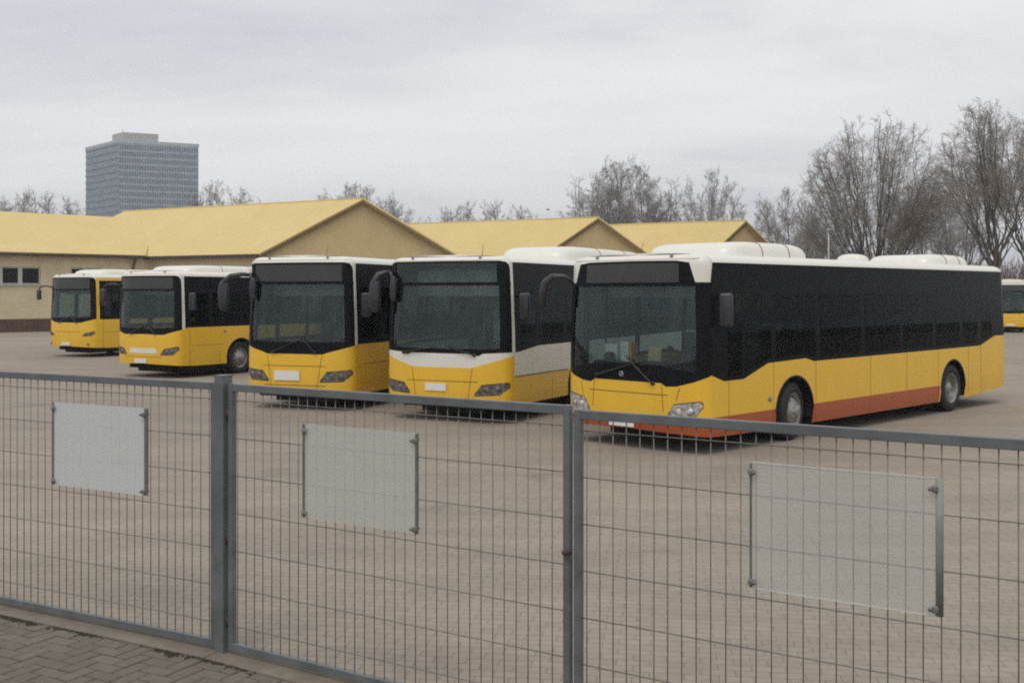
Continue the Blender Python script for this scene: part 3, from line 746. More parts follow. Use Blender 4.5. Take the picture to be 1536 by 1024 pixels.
    for (uA, vA, uB, vB) in st['wipers']:
        mb = MB(); t = np.linspace(0, 1, 9); P = sh.S(uA + (uB - uA) * t, vA + (vB - vA) * t, .03 + .015 * np.sin(t * 3.1))
        mb.tube(P, [.018 - .010 * k for k in t], 6)
        bl_ = sh.S(uB + (uA - uB) * np.linspace(-.08, .55, 8), vB + (vA - vB) * np.linspace(-.08, .55, 8) + .0, .012); mb.tube(bl_, .008, 6)
        mb.lathe([(.035, 0), (.03, .03), (.001, .035)], sh.S(uA, vA, .005), (0, -1, 0), 12); mb.build('wiper', M['black'], rt)
    for y_, z_ in st.get('markers', []):
        for q in (-1, 1):
            mb = MB(); p = sh.S(q * uy(y_), z_, .002); mb.lathe([(.05, 0), (.042, .014), (.001, .018)], p, (q, 0, 0), 12); mb.build('side_marker', M['cabin'], rt)
    # ---- mirrors
    for q, kind in st['mirrors']:
        mb = MB(); A = Vector(sh.S(q * a * .93, min(fz, 2.86) - .05, .0))
        if kind[0] == 'ear':                   # big curved coach mirror swinging out, forward and down
            rc = kind[1]
            pts = [A, A + Vector((q * .3 * rc, -.10, .02)), A + Vector((q * .72 * rc, -.18, -.02)), A + Vector((q * rc * .95, -.22, -.14)), A + Vector((q * rc, -.23, -.30))]
            mb.tube(pts, [.04, .055, .07, .08, .08], 12, flat=.85)
            def pod(c_, hx, hy, hz):
                c_ = Vector(c_); rings = []
                for k in range(13):
                    t_ = math.pi * k / 12; zz = -math.cos(t_); rr_ = max(1e-3, math.sin(t_)) ** .6
                    rings.append([c_ + Vector((hx * rr_ * math.copysign(abs(math.cos(w_)) ** .7, math.cos(w_)), hy * rr_ * math.sin(w_), hz * math.copysign(abs(zz) ** .85, zz))) for w_ in np.linspace(0, 2 * math.pi, 17)[:-1]])
                mb.add([p_ for r_ in rings for p_ in r_], [(i_ * 16 + k, i_ * 16 + (k + 1) % 16, i_ * 16 + 16 + (k + 1) % 16, i_ * 16 + 16 + k) for i_ in range(12) for k in range(16)], 0, True)
            pod(A + Vector((q * (rc - .01), -.23, -.44)), .125, .085, .32)
            mb.tube([A, A + Vector((-q * .06, -.14, .02)), A + Vector((-q * .14, -.20, -.10))], .035, 8)
            pod(A + Vector((-q * .16, -.20, -.30)), .075, .06, .25)
        elif kind == 'arm':                    # thin arm with a hanging shell
            pts = [A + Vector((0, 0, -.18)), A + Vector((q * .2, -.12, -.12)), A + Vector((q * .42, -.2, -.14)), A + Vector((q * .52, -.22, -.24))]
            mb.tube(pts, .03, 8); mb.bevbox(A + Vector((q * .53, -.22, -.46)), (.2, .12, .40), .05)
        elif kind == 'hook':
            pts = [A + Vector((0, 0, -.20)), A + Vector((q * .14, -.10, -.10)), A + Vector((q * .30, -.2, -.10)), A + Vector((q * .42, -.24, -.20)), A + Vector((q * .47, -.25, -.36)), A + Vector((q * .48, -.25, -.60))]
            mb.tube(pts, [.028, .036, .045, .058, .066, .05], 10, flat=1.2)
        elif kind == 'box':
            B = Vector(sh.S(q * (a + .22), 2.36, .0)); mb.tube([B, B + Vector((q * .13, -.02, .02)), B + Vector((q * .16, -.02, -.03))], .022, 8)
            mb.bevbox(B + Vector((q * .15, -.02, -.18)), (.22, .11, .52), .05, 0, (Vector((math.cos(.5), q * math.sin(.5), 0)), Vector((-q * math.sin(.5), math.cos(.5), 0)), Z3))
        mb.build('mirror', M['mirror'], rt)
    # ---- roof equipment
    for x, y0, y1, wd, hz in st.get('pods', []):
        mb = MB(); ln = y1 - y0; n = 36; rings = []
        for f, ins in ((0, 0), (.35, .012), (.62, .05), (.82, .12), (.94, .22), (1.0, .40)):
            ring = []
            for k in range(n):
                t = 2 * math.pi * k / n; sx, sy = math.sin(t), math.cos(t)
                e = .32; hx, hy = wd / 2 - ins * .6, ln / 2 - ins * min(1.6, ln * .9)
                ring.append((x + hx * math.copysign(abs(sx) ** e, sx), (y0 + y1) / 2 + hy * math.copysign(abs(sy) ** e, sy), zt - .01 + f * hz))
            rings.append(ring)
        mb.add([p for r_ in rings for p in r_], [(i * n + k, i * n + (k + 1) % n, (i + 1) * n + (k + 1) % n, (i + 1) * n + k) for i in range(5) for k in range(n)], 0, True)
        mb.add(rings[-1], [tuple(range(n))], 0)
        if ln > 1.5:
            for f in (.36, .68):
                sec = [(wd / 2 - i_ * .6 + .002, zt - .01 + g_ * hz) for g_, i_ in ((0, 0), (.35, .012), (.62, .05), (.82, .12), (.94, .22), (1.0, .40))]
                mb.tube([(x - a_, y0 + ln * f, b_) for a_, b_ in sec] + [(x + a_, y0 + ln * f, b_) for a_, b_ in reversed(sec)], .007, 5, 1)
        ob = mb.build('roof_unit', [M['white'], M['seam']], rt)
    if st.get('antenna'):
        ax_, ay = st['antenna']; mb = MB(); mb.tube([(ax_, ay, zt - .01), (ax_, ay + .03, zt + .14), (ax_, ay + .08, zt + .27)], [.010, .004, .003], 6); mb.lathe([(.04, 0), (.03, .04), (.001, .045)], (ax_, ay, zt), (0, 0, 1), 12); mb.build('antenna', M['black'], rt)
    for q in (-1, 1):
        mb = MB(); p = sh.S(q * .55 * a, sh.ze + .16, .005); mb.lathe([(.03, 0), (.025, .03), (.001, .035)], p, (0, 0, 1), 10); mb.build('roof_marker_lamp', M['cabin'], rt)
    # ---- cabin
    mb = MB(); mb.box((0, L / 2 + .15, .44), (2.3, L - .9, .04)); mb.build('cabin_floor', M['floor'], rt)
    mb = MB(); mb.box((0, L / 2 + .3, zt - .22), (2.05, L - 1.3, .03)); mb.box((0, .72, 2.62), (1.9, .05, .5)); mb.build('cabin_ceiling', M['cabin'], rt)
    mb = MB(); mb.bevbox((0, .66, 1.12), (2.14, .62, .42), .10); mb.bevbox((.55, .88, 1.26), (.75, .34, .22), .06); mb.build('dashboard', M['dash'], rt)
    mb = MB(); t = np.linspace(0, 2 * math.pi, 25); c_ = Vector((.58, 1.02, 1.42))
    mb.tube([c_ + Vector((.235 * math.cos(k), .235 * .5 * math.sin(k), .235 * .87 * math.sin(k))) for k in t], .02, 6, cap=False)
    mb.tube([c_ + Vector((-.22, 0, 0)), c_, c_ + Vector((.22, 0, 0))], .018, 6); mb.tube([c_, c_ + Vector((0, -.15, -.25))], .03, 6); mb.build('steering_wheel', M['dash'], rt)
    inst('driver_seat', ME_SEAT, rt, (.58, 1.55, .62), 0, (1.15, 1.1, 1.1))
    mb = MB(); mb.box((.62, 1.98, 1.35), (1.1, .03, 1.5)); mb.build('driver_partition', M['cabin'], rt)
    y = 3.0; k = 0
    while y < L - 1.0:
        for x in (-.98, -.5, .5, .98):
            if k in st.get('noseat', ()) and x < 0: continue
            inst('passenger_seat', ME_SEAT, rt, (x, y, .46))
        y += .82; k += 1
    for (x, y) in ((-.32, 2.3), (.32, 2.3), (-.34, 4.4), (.34, 5.6), (-.34, 7.2), (.34, 8.8)):
        mb = MB(); mb.tube([(x, y, .46), (x, y, zt - .25)], .018, 6); mb.build('handrail', M['rail'], rt)
    return rt, sh, ex, ey, org

coach_front = dict(uw=.965, ug=.80)
B = {}
# nearest bus, right
B['near'] = make_bus(dict(name='city_bus', label='nearest bus at the right, yellow with orange skirt stripe and long black side glazing',
    hw=1.40, bow=.29, corner=(2.79, 16.3), phi=45.0, L=11.75, zt=3.03, skirt=.27, wheels=(2.68, 8.86), stripe=True, steer=10,
    front_bot=[(0, 1.06), (.44, 1.06), (.50, 1.01), (.62, 1.02), (.80, 1.09), (1.0, 1.20)],
    belt=[(.62, 1.095), (1.15, 1.10), (1.85, 1.315), (3.02, 1.345), (3.28, 1.285), (8.3, 1.30), (10.2, 1.31), (11.0, 1.50)],
    band_top=2.905, front_top=2.955, uw=.99, ug=.83, wedge=.80, glass_top=2.585,
    glass_bot=[(0, 1.33), (.4, 1.32), (.83, 1.22)],
    panes=[(.72, 1.12), (1.18, 1.95), (2.1, 3.35), (3.5, 4.95), (5.1, 6.5), (6.6, 7.9), (8.05, 9.2), (9.35, 10.1), (10.3, 10.85)],
    lamp=(.52, .90, .53, .74, .50, .80), lampmat='reflector', plate=(-.10, .40, .50, .11),
    wipers=[(-.62, 1.12, .25, 1.36), (.52, 1.05, .02, 1.42)], mirrors=[(1, 'box'), (-1, 'hook')],
    pods=[(0, 1.5, 4.15, 1.85, .27), (.05, 6.95, 7.42, .55, .2), (0, 9.2, 11.35, 1.55, .25)], antenna=(-.55, 1.05), markers=[(1.9, .74)],
    side_seams=[[(.75, 1.1), (.75, .3)], [(2.02, 1.32), (2.02, .28)], [(3.35, 1.28), (3.35, .26)], [(5.3, 1.29), (5.3, .26)], [(6.75, 1.29), (6.75, .6)], [(8.15, 1.3), (8.15, .26)], [(9.6, 1.3), (9.6, .4)], [(10.25, 1.3), (10.25, .4)]],
    front_seams=[[(.45, 1.04), (.47, .62)], [(.66, 1.0), (.62, .80)]], front_lines=[.88], rear_z=1.8))
B['striped'] = make_bus(dict(name='coach', label='bus with a white band below the windscreen and white side panel, second from right', coach=1,
    hw=1.36, corner=(-.12, 20.1), phi=27, L=12.0, zt=3.12, skirt=.36, wheels=(3.4, 9.2), mid=True,
    front_bot=[(0, 1.30), (.45, 1.30), (.52, 1.26), (.58, 1.31), (.85, 1.33), (1.0, 1.34)],
    belt=[(.5, 1.33), (1.4, 1.42), (11.6, 1.42)], band_top=3.02, front_top=3.055, glass_top=2.62,
    glass_bot=[(0, 1.385), (.6, 1.385), (.8, 1.41)], panes=[(.62, 1.3), (1.5, 2.6), (2.75, 4.3), (4.45, 6.0), (6.15, 7.7), (7.85, 9.4), (9.55, 11.1)], pane_top=2.55,
    lamp=(.48, .93, .53, .72, .56, .77), plate=(-.12, .665, .46, .14), wipers=[(-.86, 1.30, -.2, 1.40), (.70, 1.28, .15, 1.42)],
    mirrors=[(1, 'box'), (-1, ('ear', .26))], pods=[(0, 3.8, 9.0, 1.85, .35)], antenna=(.35, .95), disp='wind',
    side_seams=[[(2.05, .84), (2.05, .36)]], front_seams=[[(.44, 1.03), (.38, .45)]], front_lines=[.78, .46], **coach_front))
B['plain'] = make_bus(dict(name='coach', label='yellow coach with wide blank front plate, third bus from the right', coach=1,
    corner=(-3.33, 22.4), phi=20, L=12.0, zt=3.19, skirt=.36, wheels=(2.75, 8.8),
    front_bot=[(0, 1.17), (.46, 1.165), (.56, 1.21), (1.0, 1.365)], belt=[(.5, 1.37), (11.6, 1.40)], band_top=3.05, front_top=3.075, glass_top=2.66,
    glass_bot=[(0, 1.42), (.8, 1.42)], panes=[(.62, 1.3), (1.5, 2.6), (2.75, 4.3), (4.45, 6.0), (6.15, 7.7), (7.85, 9.4), (9.55, 11.1)], pane_top=2.55,
    lamp=(.44, .92, .60, .80, .62, .84), plate=(-.16, .72, .60, .20), wipers=[(-.5, 1.2, .15, 1.46), (.5, 1.2, .2, 1.5)],
    mirrors=[(1, 'box'), (-1, ('ear', .56))], pods=[(0, 5.5, 8.0, 1.7, .12)], antenna=(.25, .9),
    side_seams=[[(.62, .95), (2.1, .95)], [(2.08, 1.36), (2.08, .36)]], front_seams=[[(.46, 1.15), (.38, .45)]], front_lines=[.92, .52], **coach_front))
B['fourth'] = make_bus(dict(name='city_bus', label='yellow bus with white roof hump and white strip above its plate, fourth from the right',
    corner=(-9.48, 30.9), phi=30, L=11.8, zt=3.05, skirt=.36, wheels=(2.62, 8.5),
    front_bot=[(0, 1.25), (.55, 1.235), (1.0, 1.40)], belt=[(.5, 1.44), (11.4, 1.44)], band_top=2.90, front_top=2.925, glass_top=2.53,
    glass_bot=[(0, 1.40), (.8, 1.44)], panes=[(.62, 1.3), (1.5, 2.6), (2.75, 4.3), (4.45, 6.0), (6.15, 7.7), (7.85, 9.4), (9.55, 11.0)],
    lamp=(.50, .90, .66, .82, .68, .90), plate=(-.08, .48, .48, .12), bar=(.70, .84, .55), wipers=[(-.5, 1.26, .15, 1.5), (.5, 1.26, .2, 1.52)],
    mirrors=[(1, 'box'), (-1, 'arm')], pods=[(0, .9, 4.6, 1.8, .20)],
    side_seams=[[(.62, .92), (1.9, .92)], [(.58, 1.44), (.58, .36)], [(1.75, .7), (1.75, .4)]], markers=[(1.95, 1.30)], front_seams=[], front_lines=[.60], **coach_front))
B['far'] = make_bus(dict(name='city_bus', label='small looking yellow bus nearest the hall wall, farthest left in the row', 
    corner=(-15.72, 41.0), phi=30, L=11.8, zt=3.12, skirt=.36, wheels=(2.9, 8.6), gutter_z=3.0, yellow_pillar=True,
    front_bot=[(0, 1.30), (.5, 1.30), (1.0, 1.46)], belt=[(.5, 1.42), (11.4, 1.42)], band_top=2.88, front_top=3.02, glass_top=2.56,
    glass_bot=[(0, 1.44), (.8, 1.5)], panes=[(.62, 1.3), (1.5, 2.6), (2.75, 4.3), (4.45, 6.0), (6.15, 7.7), (7.85, 9.4), (9.55, 11.0)],
    lamp=(.58, .92, .80, .90, .82, .97), plate=(-.08, .50, .48, .12), fogs=True, wipers=[(-.5, 1.3, .15, 1.52), (.5, 1.3, .2, 1.55)],
    mirrors=[(1, 'box'), (-1, 'arm')], pods=[(0, .8, 4.5, 1.8, .22)],
    side_seams=[[(.62, .95), (2.2, .95)], [(.60, 1.42), (.60, .36)]], front_seams=[], front_lines=[.95], pillar=.10, **coach_front))
B['edge'] = make_bus(dict(name='city_bus', label='distant white topped yellow bus at the right edge, behind the nearest bus',
    corner=(31.3, 66.0), phi=14, L=11.8, zt=3.2, skirt=.32, wheels=(2.75, 8.5),
    front_bot=[(0, 1.15), (1.0, 1.2)], belt=[(.5, 1.3), (11.4, 1.3)], band_top=2.86, front_top=2.88, glass_top=2.5,
    glass_bot=[(0, 1.3), (.8, 1.3)], panes=[(.62, 1.3), (1.5, 2.6), (2.75, 4.3), (4.45, 6.0), (6.15, 7.7), (7.85, 9.4), (9.55, 11.0)],
    lamp=(.55, .90, .66, .78, .66, .82), plate=(0, .48, .48, .12), wipers=[(.5, 1.18, .2, 1.4)],
    mirrors=[(1, 'box'), (-1, 'box')], pods=[], side_seams=[], front_seams=[], front_lines=[], pillar=.10, **coach_front))

# emblem on the nearest bus: a three-pointed star in a ring
rt, sh, ex, ey, org = B['near']
mb = MB(); p = Vector(sh.S(-.10, 1.165, .010)); t = np.linspace(0, 2 * math.pi, 25)
mb.tube([p + Vector((.038 * math.cos(k), -.004, .038 * math.sin(k))) for k in t], .005, 6, cap=False)
for k in range(3):
    an = R(90 + 120 * k); d_ = Vector((math.cos(an), 0, math.sin(an))); s_ = Vector((-d_.z, 0, d_.x))
    mb.add([p + Vector((0, -.016, 0)), p + s_ * .009, p + d_ * .037, p - s_ * .009], [(0, 1, 2), (0, 2, 3)])
mb.build('emblem', M['chrome'], rt)
# things lying on the dashboard of the nearest bus
def local(rt_, p): return Vector(rt_.location) + ex * p[0] + ey * p[1] + Z3 * p[2]
az = -R(45.0)
t = thing('carton', 'white carton with an orange side on the dashboard of the nearest bus', 'carton', local(rt, (-.36, .50, 1.33)), az + R(-12))
mb = MB(); mb.box((-.02, 0, .16), (.20, .14, .32)); mb.build('front_face', M['paper'], t)
mb = MB(); mb.box((.115, 0, .155), (.06, .13, .31)); mb.build('side_face', M['cardo'], t)
mb = MB(); mb.bevbox((0, 0, .12), (.26, .03, .24), .012); mb.tube([(-.07, .012, .0), (0, .05, .10), (.07, .012, .0)], .012, 6)
o = mb.build('tan_card', M['tan'], None); o.location = local(rt, (.10, .58, 1.345)); o.rotation_euler = (R(-10), 0, az); tag(o, 'tan square card propped on the dashboard of the nearest bus', 'card')
t = thing('paper_sheet', 'pale paper sheet behind a dark round object, at the left of the nearest dashboard', 'paper', local(rt, (-.86, .60, 1.33)), az + R(4))
mb = MB(); mb.box((0, .06, .13), (.25, .006, .26)); mb.build('sheet', M['paper'], t)
mb = MB(); mb.lathe([(.001, .13), (.05, .125), (.085, .09), (.09, .05), (.08, 0)], (0.02, -.02, 0), (0, 0, 1), 18); mb.build('round_cover', M['dash'], t)

# ------------------------------------------------------------------ depot halls
def wall_skin(mb, A, Bp, z0, z1, outn, openings, depth=.16, mi=0):
    d = (Bp - A); Ln = d.length; d.normalize()
    xs = sorted({0, Ln, *[q for o_ in openings for q in o_[:2]]}); zs = sorted({z0, z1, *[q for o_ in openings for q in o_[2:]]})
    pt = lambda s_, z, k=0: A + d * s_ - outn * k + Z3 * z
    for i in range(len(xs) - 1):
        for j in range(len(zs) - 1):
            cx_, cz_ = (xs[i] + xs[i + 1]) / 2, (zs[j] + zs[j + 1]) / 2
            if any(o_[0] < cx_ < o_[1] and o_[2] < cz_ < o_[3] for o_ in openings): continue
            mb.add([pt(xs[i], zs[j]), pt(xs[i + 1], zs[j]), pt(xs[i + 1], zs[j + 1]), pt(xs[i], zs[j + 1])], [(0, 1, 2, 3)], mi)
    for s0, s1, a0, a1 in openings:
        q = [(s0, a0), (s1, a0), (s1, a1), (s0, a1)]
        for k in range(4):
            (sa, za), (sb, zb) = q[k], q[(k + 1) % 4]; mb.add([pt(sa, za), pt(sb, zb), pt(sb, zb, depth), pt(sa, za, depth)], [(0, 1, 2, 3)], mi)
    return d
def window(rt, A, d, outn, s0, s1, z0, z1, nm):
    mb = MB(); c = A + d * ((s0 + s1) / 2) - outn * .13 + Z3 * ((z0 + z1) / 2); W = s1 - s0
    fr = MB(); ax = (d, outn, Z3)
    for k in range(nm + 1): fr.box(A + d * (s0 + .05 + (W - .1) * k / nm) - outn * .09 + Z3 * ((z0 + z1) / 2), (.26 if 0 < k < nm else .07, .07, z1 - z0 - .01), 0, ax)
    for z in (z0 + .06, z1 - .04): fr.box(A + d * ((s0 + s1) / 2) - outn * .095 + Z3 * z, (W - .22, .05, .08), 0, ax)
    f_ = fr.build('window', M['frame'], rt)
    mb.box(c, (W - .02, .02, z1 - z0 - .02), 0, ax); mb.build('pane', M['pane'], f_)
    mb = MB(); mb.box(A + d * ((s0 + s1) / 2) + outn * .04 + Z3 * (z0 - .03), (W + .1, .16, .06), 0, ax); mb.build('sill', M['frame'], f_)
def roof_slab(mb, q, th=.12):
    q = [Vector(p) for p in q]; n = (q[1] - q[0]).cross(q[3] - q[0]).normalized()
    if n.z < 0: n = -n
    vs = q + [p - n * th for p in q]; i0 = len(mb.f)
    mb.add(vs, [(0, 1, 2, 3), (7, 6, 5, 4), (0, 4, 5, 1), (1, 5, 6, 2), (2, 6, 7, 3), (3, 7, 4, 0)])
    e1 = (q[1] - q[0]).normalized(); e2 = (q[3] - q[0]); e2 = (e2 - e1 * e2.dot(e1)).normalized()
    mb.uv[i0] = [((p - q[0]).dot(e1), (p - q[0]).dot(e2)) for p in q]
ZE, ZR = 4.97, 8.40
def gable_hall(label, apex, axis, g, hw, Ln, z_r=ZR, z_e=ZE, far=False, left_wall='cream', ext=0, windows=()):
    """hall whose gable end (middle at apex) faces us; axis runs back along the ridge, g along the gable"""
    ap = Vector((*apex, 0)); ax = Vector((*axis, 0)).normalized(); gg = Vector((*g, 0)).normalized()
    rt = thing('depot_hall', label, 'building', ap, 0, 'yellow roofed depot halls')
    ap = Vector((0, 0, 0))
    A, Bq = ap - gg * hw, ap + gg * hw; A2, B2 = A + ax * Ln, Bq + ax * Ln; ap2 = ap + ax * Ln
    up = (z_r - z_e) / hw
    on = Vector((gg.y, -gg.x, 0));  on = on if on.y < 0 else -on
    wl = MB(); k = .35
    wl.add([A, Bq, Bq + Z3 * z_e, ap + Z3 * (z_r - .06), A + Z3 * z_e], [(0, 1, 2, 3, 4)], 1)
    wl.add([A2, B2, B2 + Z3 * z_e, ap2 + Z3 * (z_r - .06), A2 + Z3 * z_e], [(4, 3, 2, 1, 0)], 1)
    ln = Vector((-ax.y, ax.x, 0)); ln = ln if ln.dot(A - Bq) > 0 else -ln
    d = wall_skin(wl, A, A2, 0, z_e, ln, windows)
    wl.add([Bq, B2, B2 + Z3 * z_e, Bq + Z3 * z_e], [(0, 1, 2, 3)], 0)
    wl.build('wall', [M[left_wall], M['tanwall']], rt)
    for s0, s1, z0, z1 in windows: window(rt, A, d, ln, s0, s1, z0, z1, max(2, round((s1 - s0) / 1.3)))
    mb = MB(); pl = [A, Bq]
    for p, q, n in ((A, A2, ln), (A, Bq, on)):
        dd = (q - p).normalized(); mb.box((p + q) / 2 + n * .02 + Z3 * .38, ((q - p).length, .04, .76), 0, (dd, n, Z3))
    mb.build('plinth', M['plinth'], rt)
    oh, ov = .45, .40            # eaves and gable overhang
    rf = MB(); f0 = ap - ax * ov
    zl = z_r + .10
    for sgn in (-1, 1):
        ee = gg * (sgn * (hw + oh))
        roof_slab(rf, [f0 + ee + Z3 * (zl - up * (hw + oh)), f0 + Z3 * zl, ap2 + Z3 * zl, ap2 + ee + Z3 * (zl - up * (hw + oh))])
    r_ = rf.build('roof', M['roof'], rt)
    mb = MB()
    for sgn in (-1, 1):          # barge boards on the gable
        e0 = f0 - ax * .02; p, q = e0 + gg * (sgn * (hw + oh)) + Z3 * (zl - up * (hw + oh) - .22), e0 + Z3 * (zl - .22)
        dv = (q - p).normalized(); nn = dv.cross(ax).normalized(); mb.box((p + q) / 2, ((q - p).length, .05, .22), 0, (dv, ax, nn))
    mb.build('barge_board', M['fascia'], r_)
    mb = MB(); p = f0 - gg * (hw + oh) + Z3 * (zl - up * (hw + oh) - .14); q = ap2 - gg * (hw + oh) + Z3 * (zl - up * (hw + oh) - .14)
    dd = (q - p).normalized(); mb.box((p + q) / 2 - gg * .05, ((q - p).length, .16, .17), 0, (dd, Vector((-dd.y, dd.x, 0)), Z3)); mb.build('gutter', M['gutter'], r_)
    mb = MB(); mb.tube([f0 + Z3 * (zl + .0), ap2 + Z3 * (zl + .0)], .06, 8); mb.build('ridge_cap', M['roof'], r_)
    return rt
AX = (-.87, .50)
hallA = gable_hall('large depot hall with tan gable and long yellow roof behind the third bus', (-9.9, 71.3), AX, (.90, .43), 6.35, 22)
hallB = gable_hall('middle depot hall whose yellow gable roof rises over the nearest two buses', (at(892, 88.6), 88.6), (-.88, .47), (.93, .36), 5.3, 20, z_r=8.36)
hallC = gable_hall('rear depot hall with the rightmost and lowest yellow gable roof', (at(1113, 93), 93), (-.86, .50), (.93, .36), 4.1, 18, z_r=8.40)
# left wing running toward the camera and out of the frame
def left_wing():
    ci = Vector((-24.6, 73.0, 0)); d = Vector((-.707, -.707, 0)); n = Vector((.707, -.707, 0))   # d along the wall toward us, n outward
    rt = thing('depot_wing', 'cream rendered wing with brown plinth and windows under a yellow roof, far left', 'building', ci, 0)
    Ln, z_e, z_r, hw = 24.0, 4.97, 7.7, 6.5
    O = Vector((0, 0, 0)); A = O - d * 1.0; Bq = O + d * Ln
    def sx(px):   # wall run length of a photo column
        k = (px - 768) / F; return (k * ci.y - ci.x) / (d.x - k * d.y) + 1.0
    w1 = (sx(61), sx(-62)); w2 = (sx(152), sx(106))
    wins = [(w1[0], w1[1], 2.90, 4.0), (w2[0], w2[1], 2.90, 4.0), (w1[1] + 1.4, w1[1] + 4.5, 2.9, 4.0)]
    wl = MB(); wall_skin(wl, A, Bq, 0, z_e, n, wins)
    A2, B2 = A - n * (2 * hw), Bq - n * (2 * hw)
    wl.add([Bq, B2, B2 + Z3 * z_e, Bq - n * hw + Z3 * (z_r - .06), Bq + Z3 * z_e], [(0, 1, 2, 3, 4)]); wl.add([A2, B2, B2 + Z3 * z_e, A2 + Z3 * z_e], [(0, 1, 2, 3)])
    wl.build('wall', M['cream'], rt)
    for s0, s1, z0, z1 in wins: window(rt, A, d, n, s0, s1, z0, z1, max(2, round((s1 - s0) / 1.15)))
    mb = MB(); mb.box((A + Bq) / 2 + n * .02 + Z3 * .4, ((Bq - A).length, .04, .8), 0, (d, n, Z3)); mb.build('plinth', M['plinth'], rt)
    up = (z_r - z_e) / hw; oh = .45; zl = z_r + .10; rf = MB(); F0 = Bq + d * .4
    rg0, rg1 = F0 - n * hw, A - d * 3.2 - n * hw
    ev0, ev1 = F0 + n * oh, A + d * .9 + n * oh
    roof_slab(rf, [ev0 + Z3 * (zl - up * (hw + oh)), ev1 + Z3 * (zl - up * (hw + oh)), rg1 + Z3 * zl, rg0 + Z3 * zl])
    bk0, bk1 = F0 - n * (2 * hw + oh), A - d * 8 - n * (2 * hw + oh)
    roof_slab(rf, [rg0 + Z3 * zl, rg1 + Z3 * zl, bk1 + Z3 * (zl - up * (hw + oh)), bk0 + Z3 * (zl - up * (hw + oh))])
    r_ = rf.build('roof', M['roof'], rt)
    mb = MB(); p = ev0 + n * .05 + Z3 * (zl - up * (hw + oh) - .14); q = ev1 + n * .05 + Z3 * (zl - up * (hw + oh) - .14); mb.box((p + q) / 2, ((q - p).length, .16, .17), 0, (d, n, Z3)); mb.build('gutter', M['gutter'], r_)
    mb = MB(); b_ = O + d * .6 + n * .10
    mb.tube([b_ + n * .35 + Z3 * 4.75, b_ + n * .1 + Z3 * 4.3, b_ + Z3 * 4.0, b_ + Z3 * .1], .075, 8); mb.build('downpipe', M['rust'], rt)
left_wing()

# ------------------------------------------------------------------ office tower
def tower():
    cy = 545.0; cxx = at(178, cy); K = Vector((cxx, cy, 0))
    rt = thing('office_tower', 'tall glass office tower with floor bands and rooftop block behind the left roof', 'building', K)
    right = Vector((at(297, 562), 562, 0)) - K; left = Vector((at(129.5, 575), 575, 0)) - K
    O = Vector((0, 0, 0)); er = right.normalized(); el = left.normalized(); H = 76.5
    nr = Vector((er.y, -er.x, 0)); nl = Vector((-el.y, el.x, 0))
    nr = nr if nr.y < 0 else -nr; nl = nl if nl.y < 0 else -nl
    mb = MB(); q = [O, right, right + left, left]
    mb.add(q + [p + Z3 * H for p in q], [(0, 1, 5, 4), (1, 2, 6, 5), (2, 3, 7, 6), (3, 0, 4, 7), (4, 5, 6, 7)]); mb.build('curtain_wall', M['tglass'], rt)
    mb = MB(); fl = 3.32; n = int(H / fl)
    for k in range(n + 1):
        z = H - k * fl
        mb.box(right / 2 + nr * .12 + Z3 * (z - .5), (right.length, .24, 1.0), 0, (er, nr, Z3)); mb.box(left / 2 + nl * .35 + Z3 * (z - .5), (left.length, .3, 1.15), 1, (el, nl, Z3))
    c = 32
    for k in range(c + 1): mb.box(O + er * (right.length * k / c) + nr * .16 + Z3 * (H / 2), (.34, .32, H - .4), 0, (er, nr, Z3))
    for k in range(0, 15, 14): mb.box(O + el * (left.length * k / 14) + nl * .06 + Z3 * (H / 2), (.3, .12, H - .4), 0, (el, nl, Z3))
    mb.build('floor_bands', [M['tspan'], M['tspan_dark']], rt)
    mb = MB(); cc = (right + left) / 2
    mb.box(cc + Z3 * (H + .65), (right.length + .8, left.length + .8, 1.6), 0, (er, el, Z3)); mb.build('parapet', M['tcrown'], rt)
    mb = MB(); c2 = er * 11.5 + el * 9; mb.box(c2 + Z3 * (H + 3.4), (17, 13, 4.4), 0, (er, el, Z3)); mb.build('rooftop_plant', M['tconc'], rt)
    mb = MB(); mb.tube([c2 + er * -6 + Z3 * (H + 5.6), c2 + er * -6 + Z3 * (H + 8.5)], .12, 6); mb.build('mast', M['tconc'], rt)
tower()

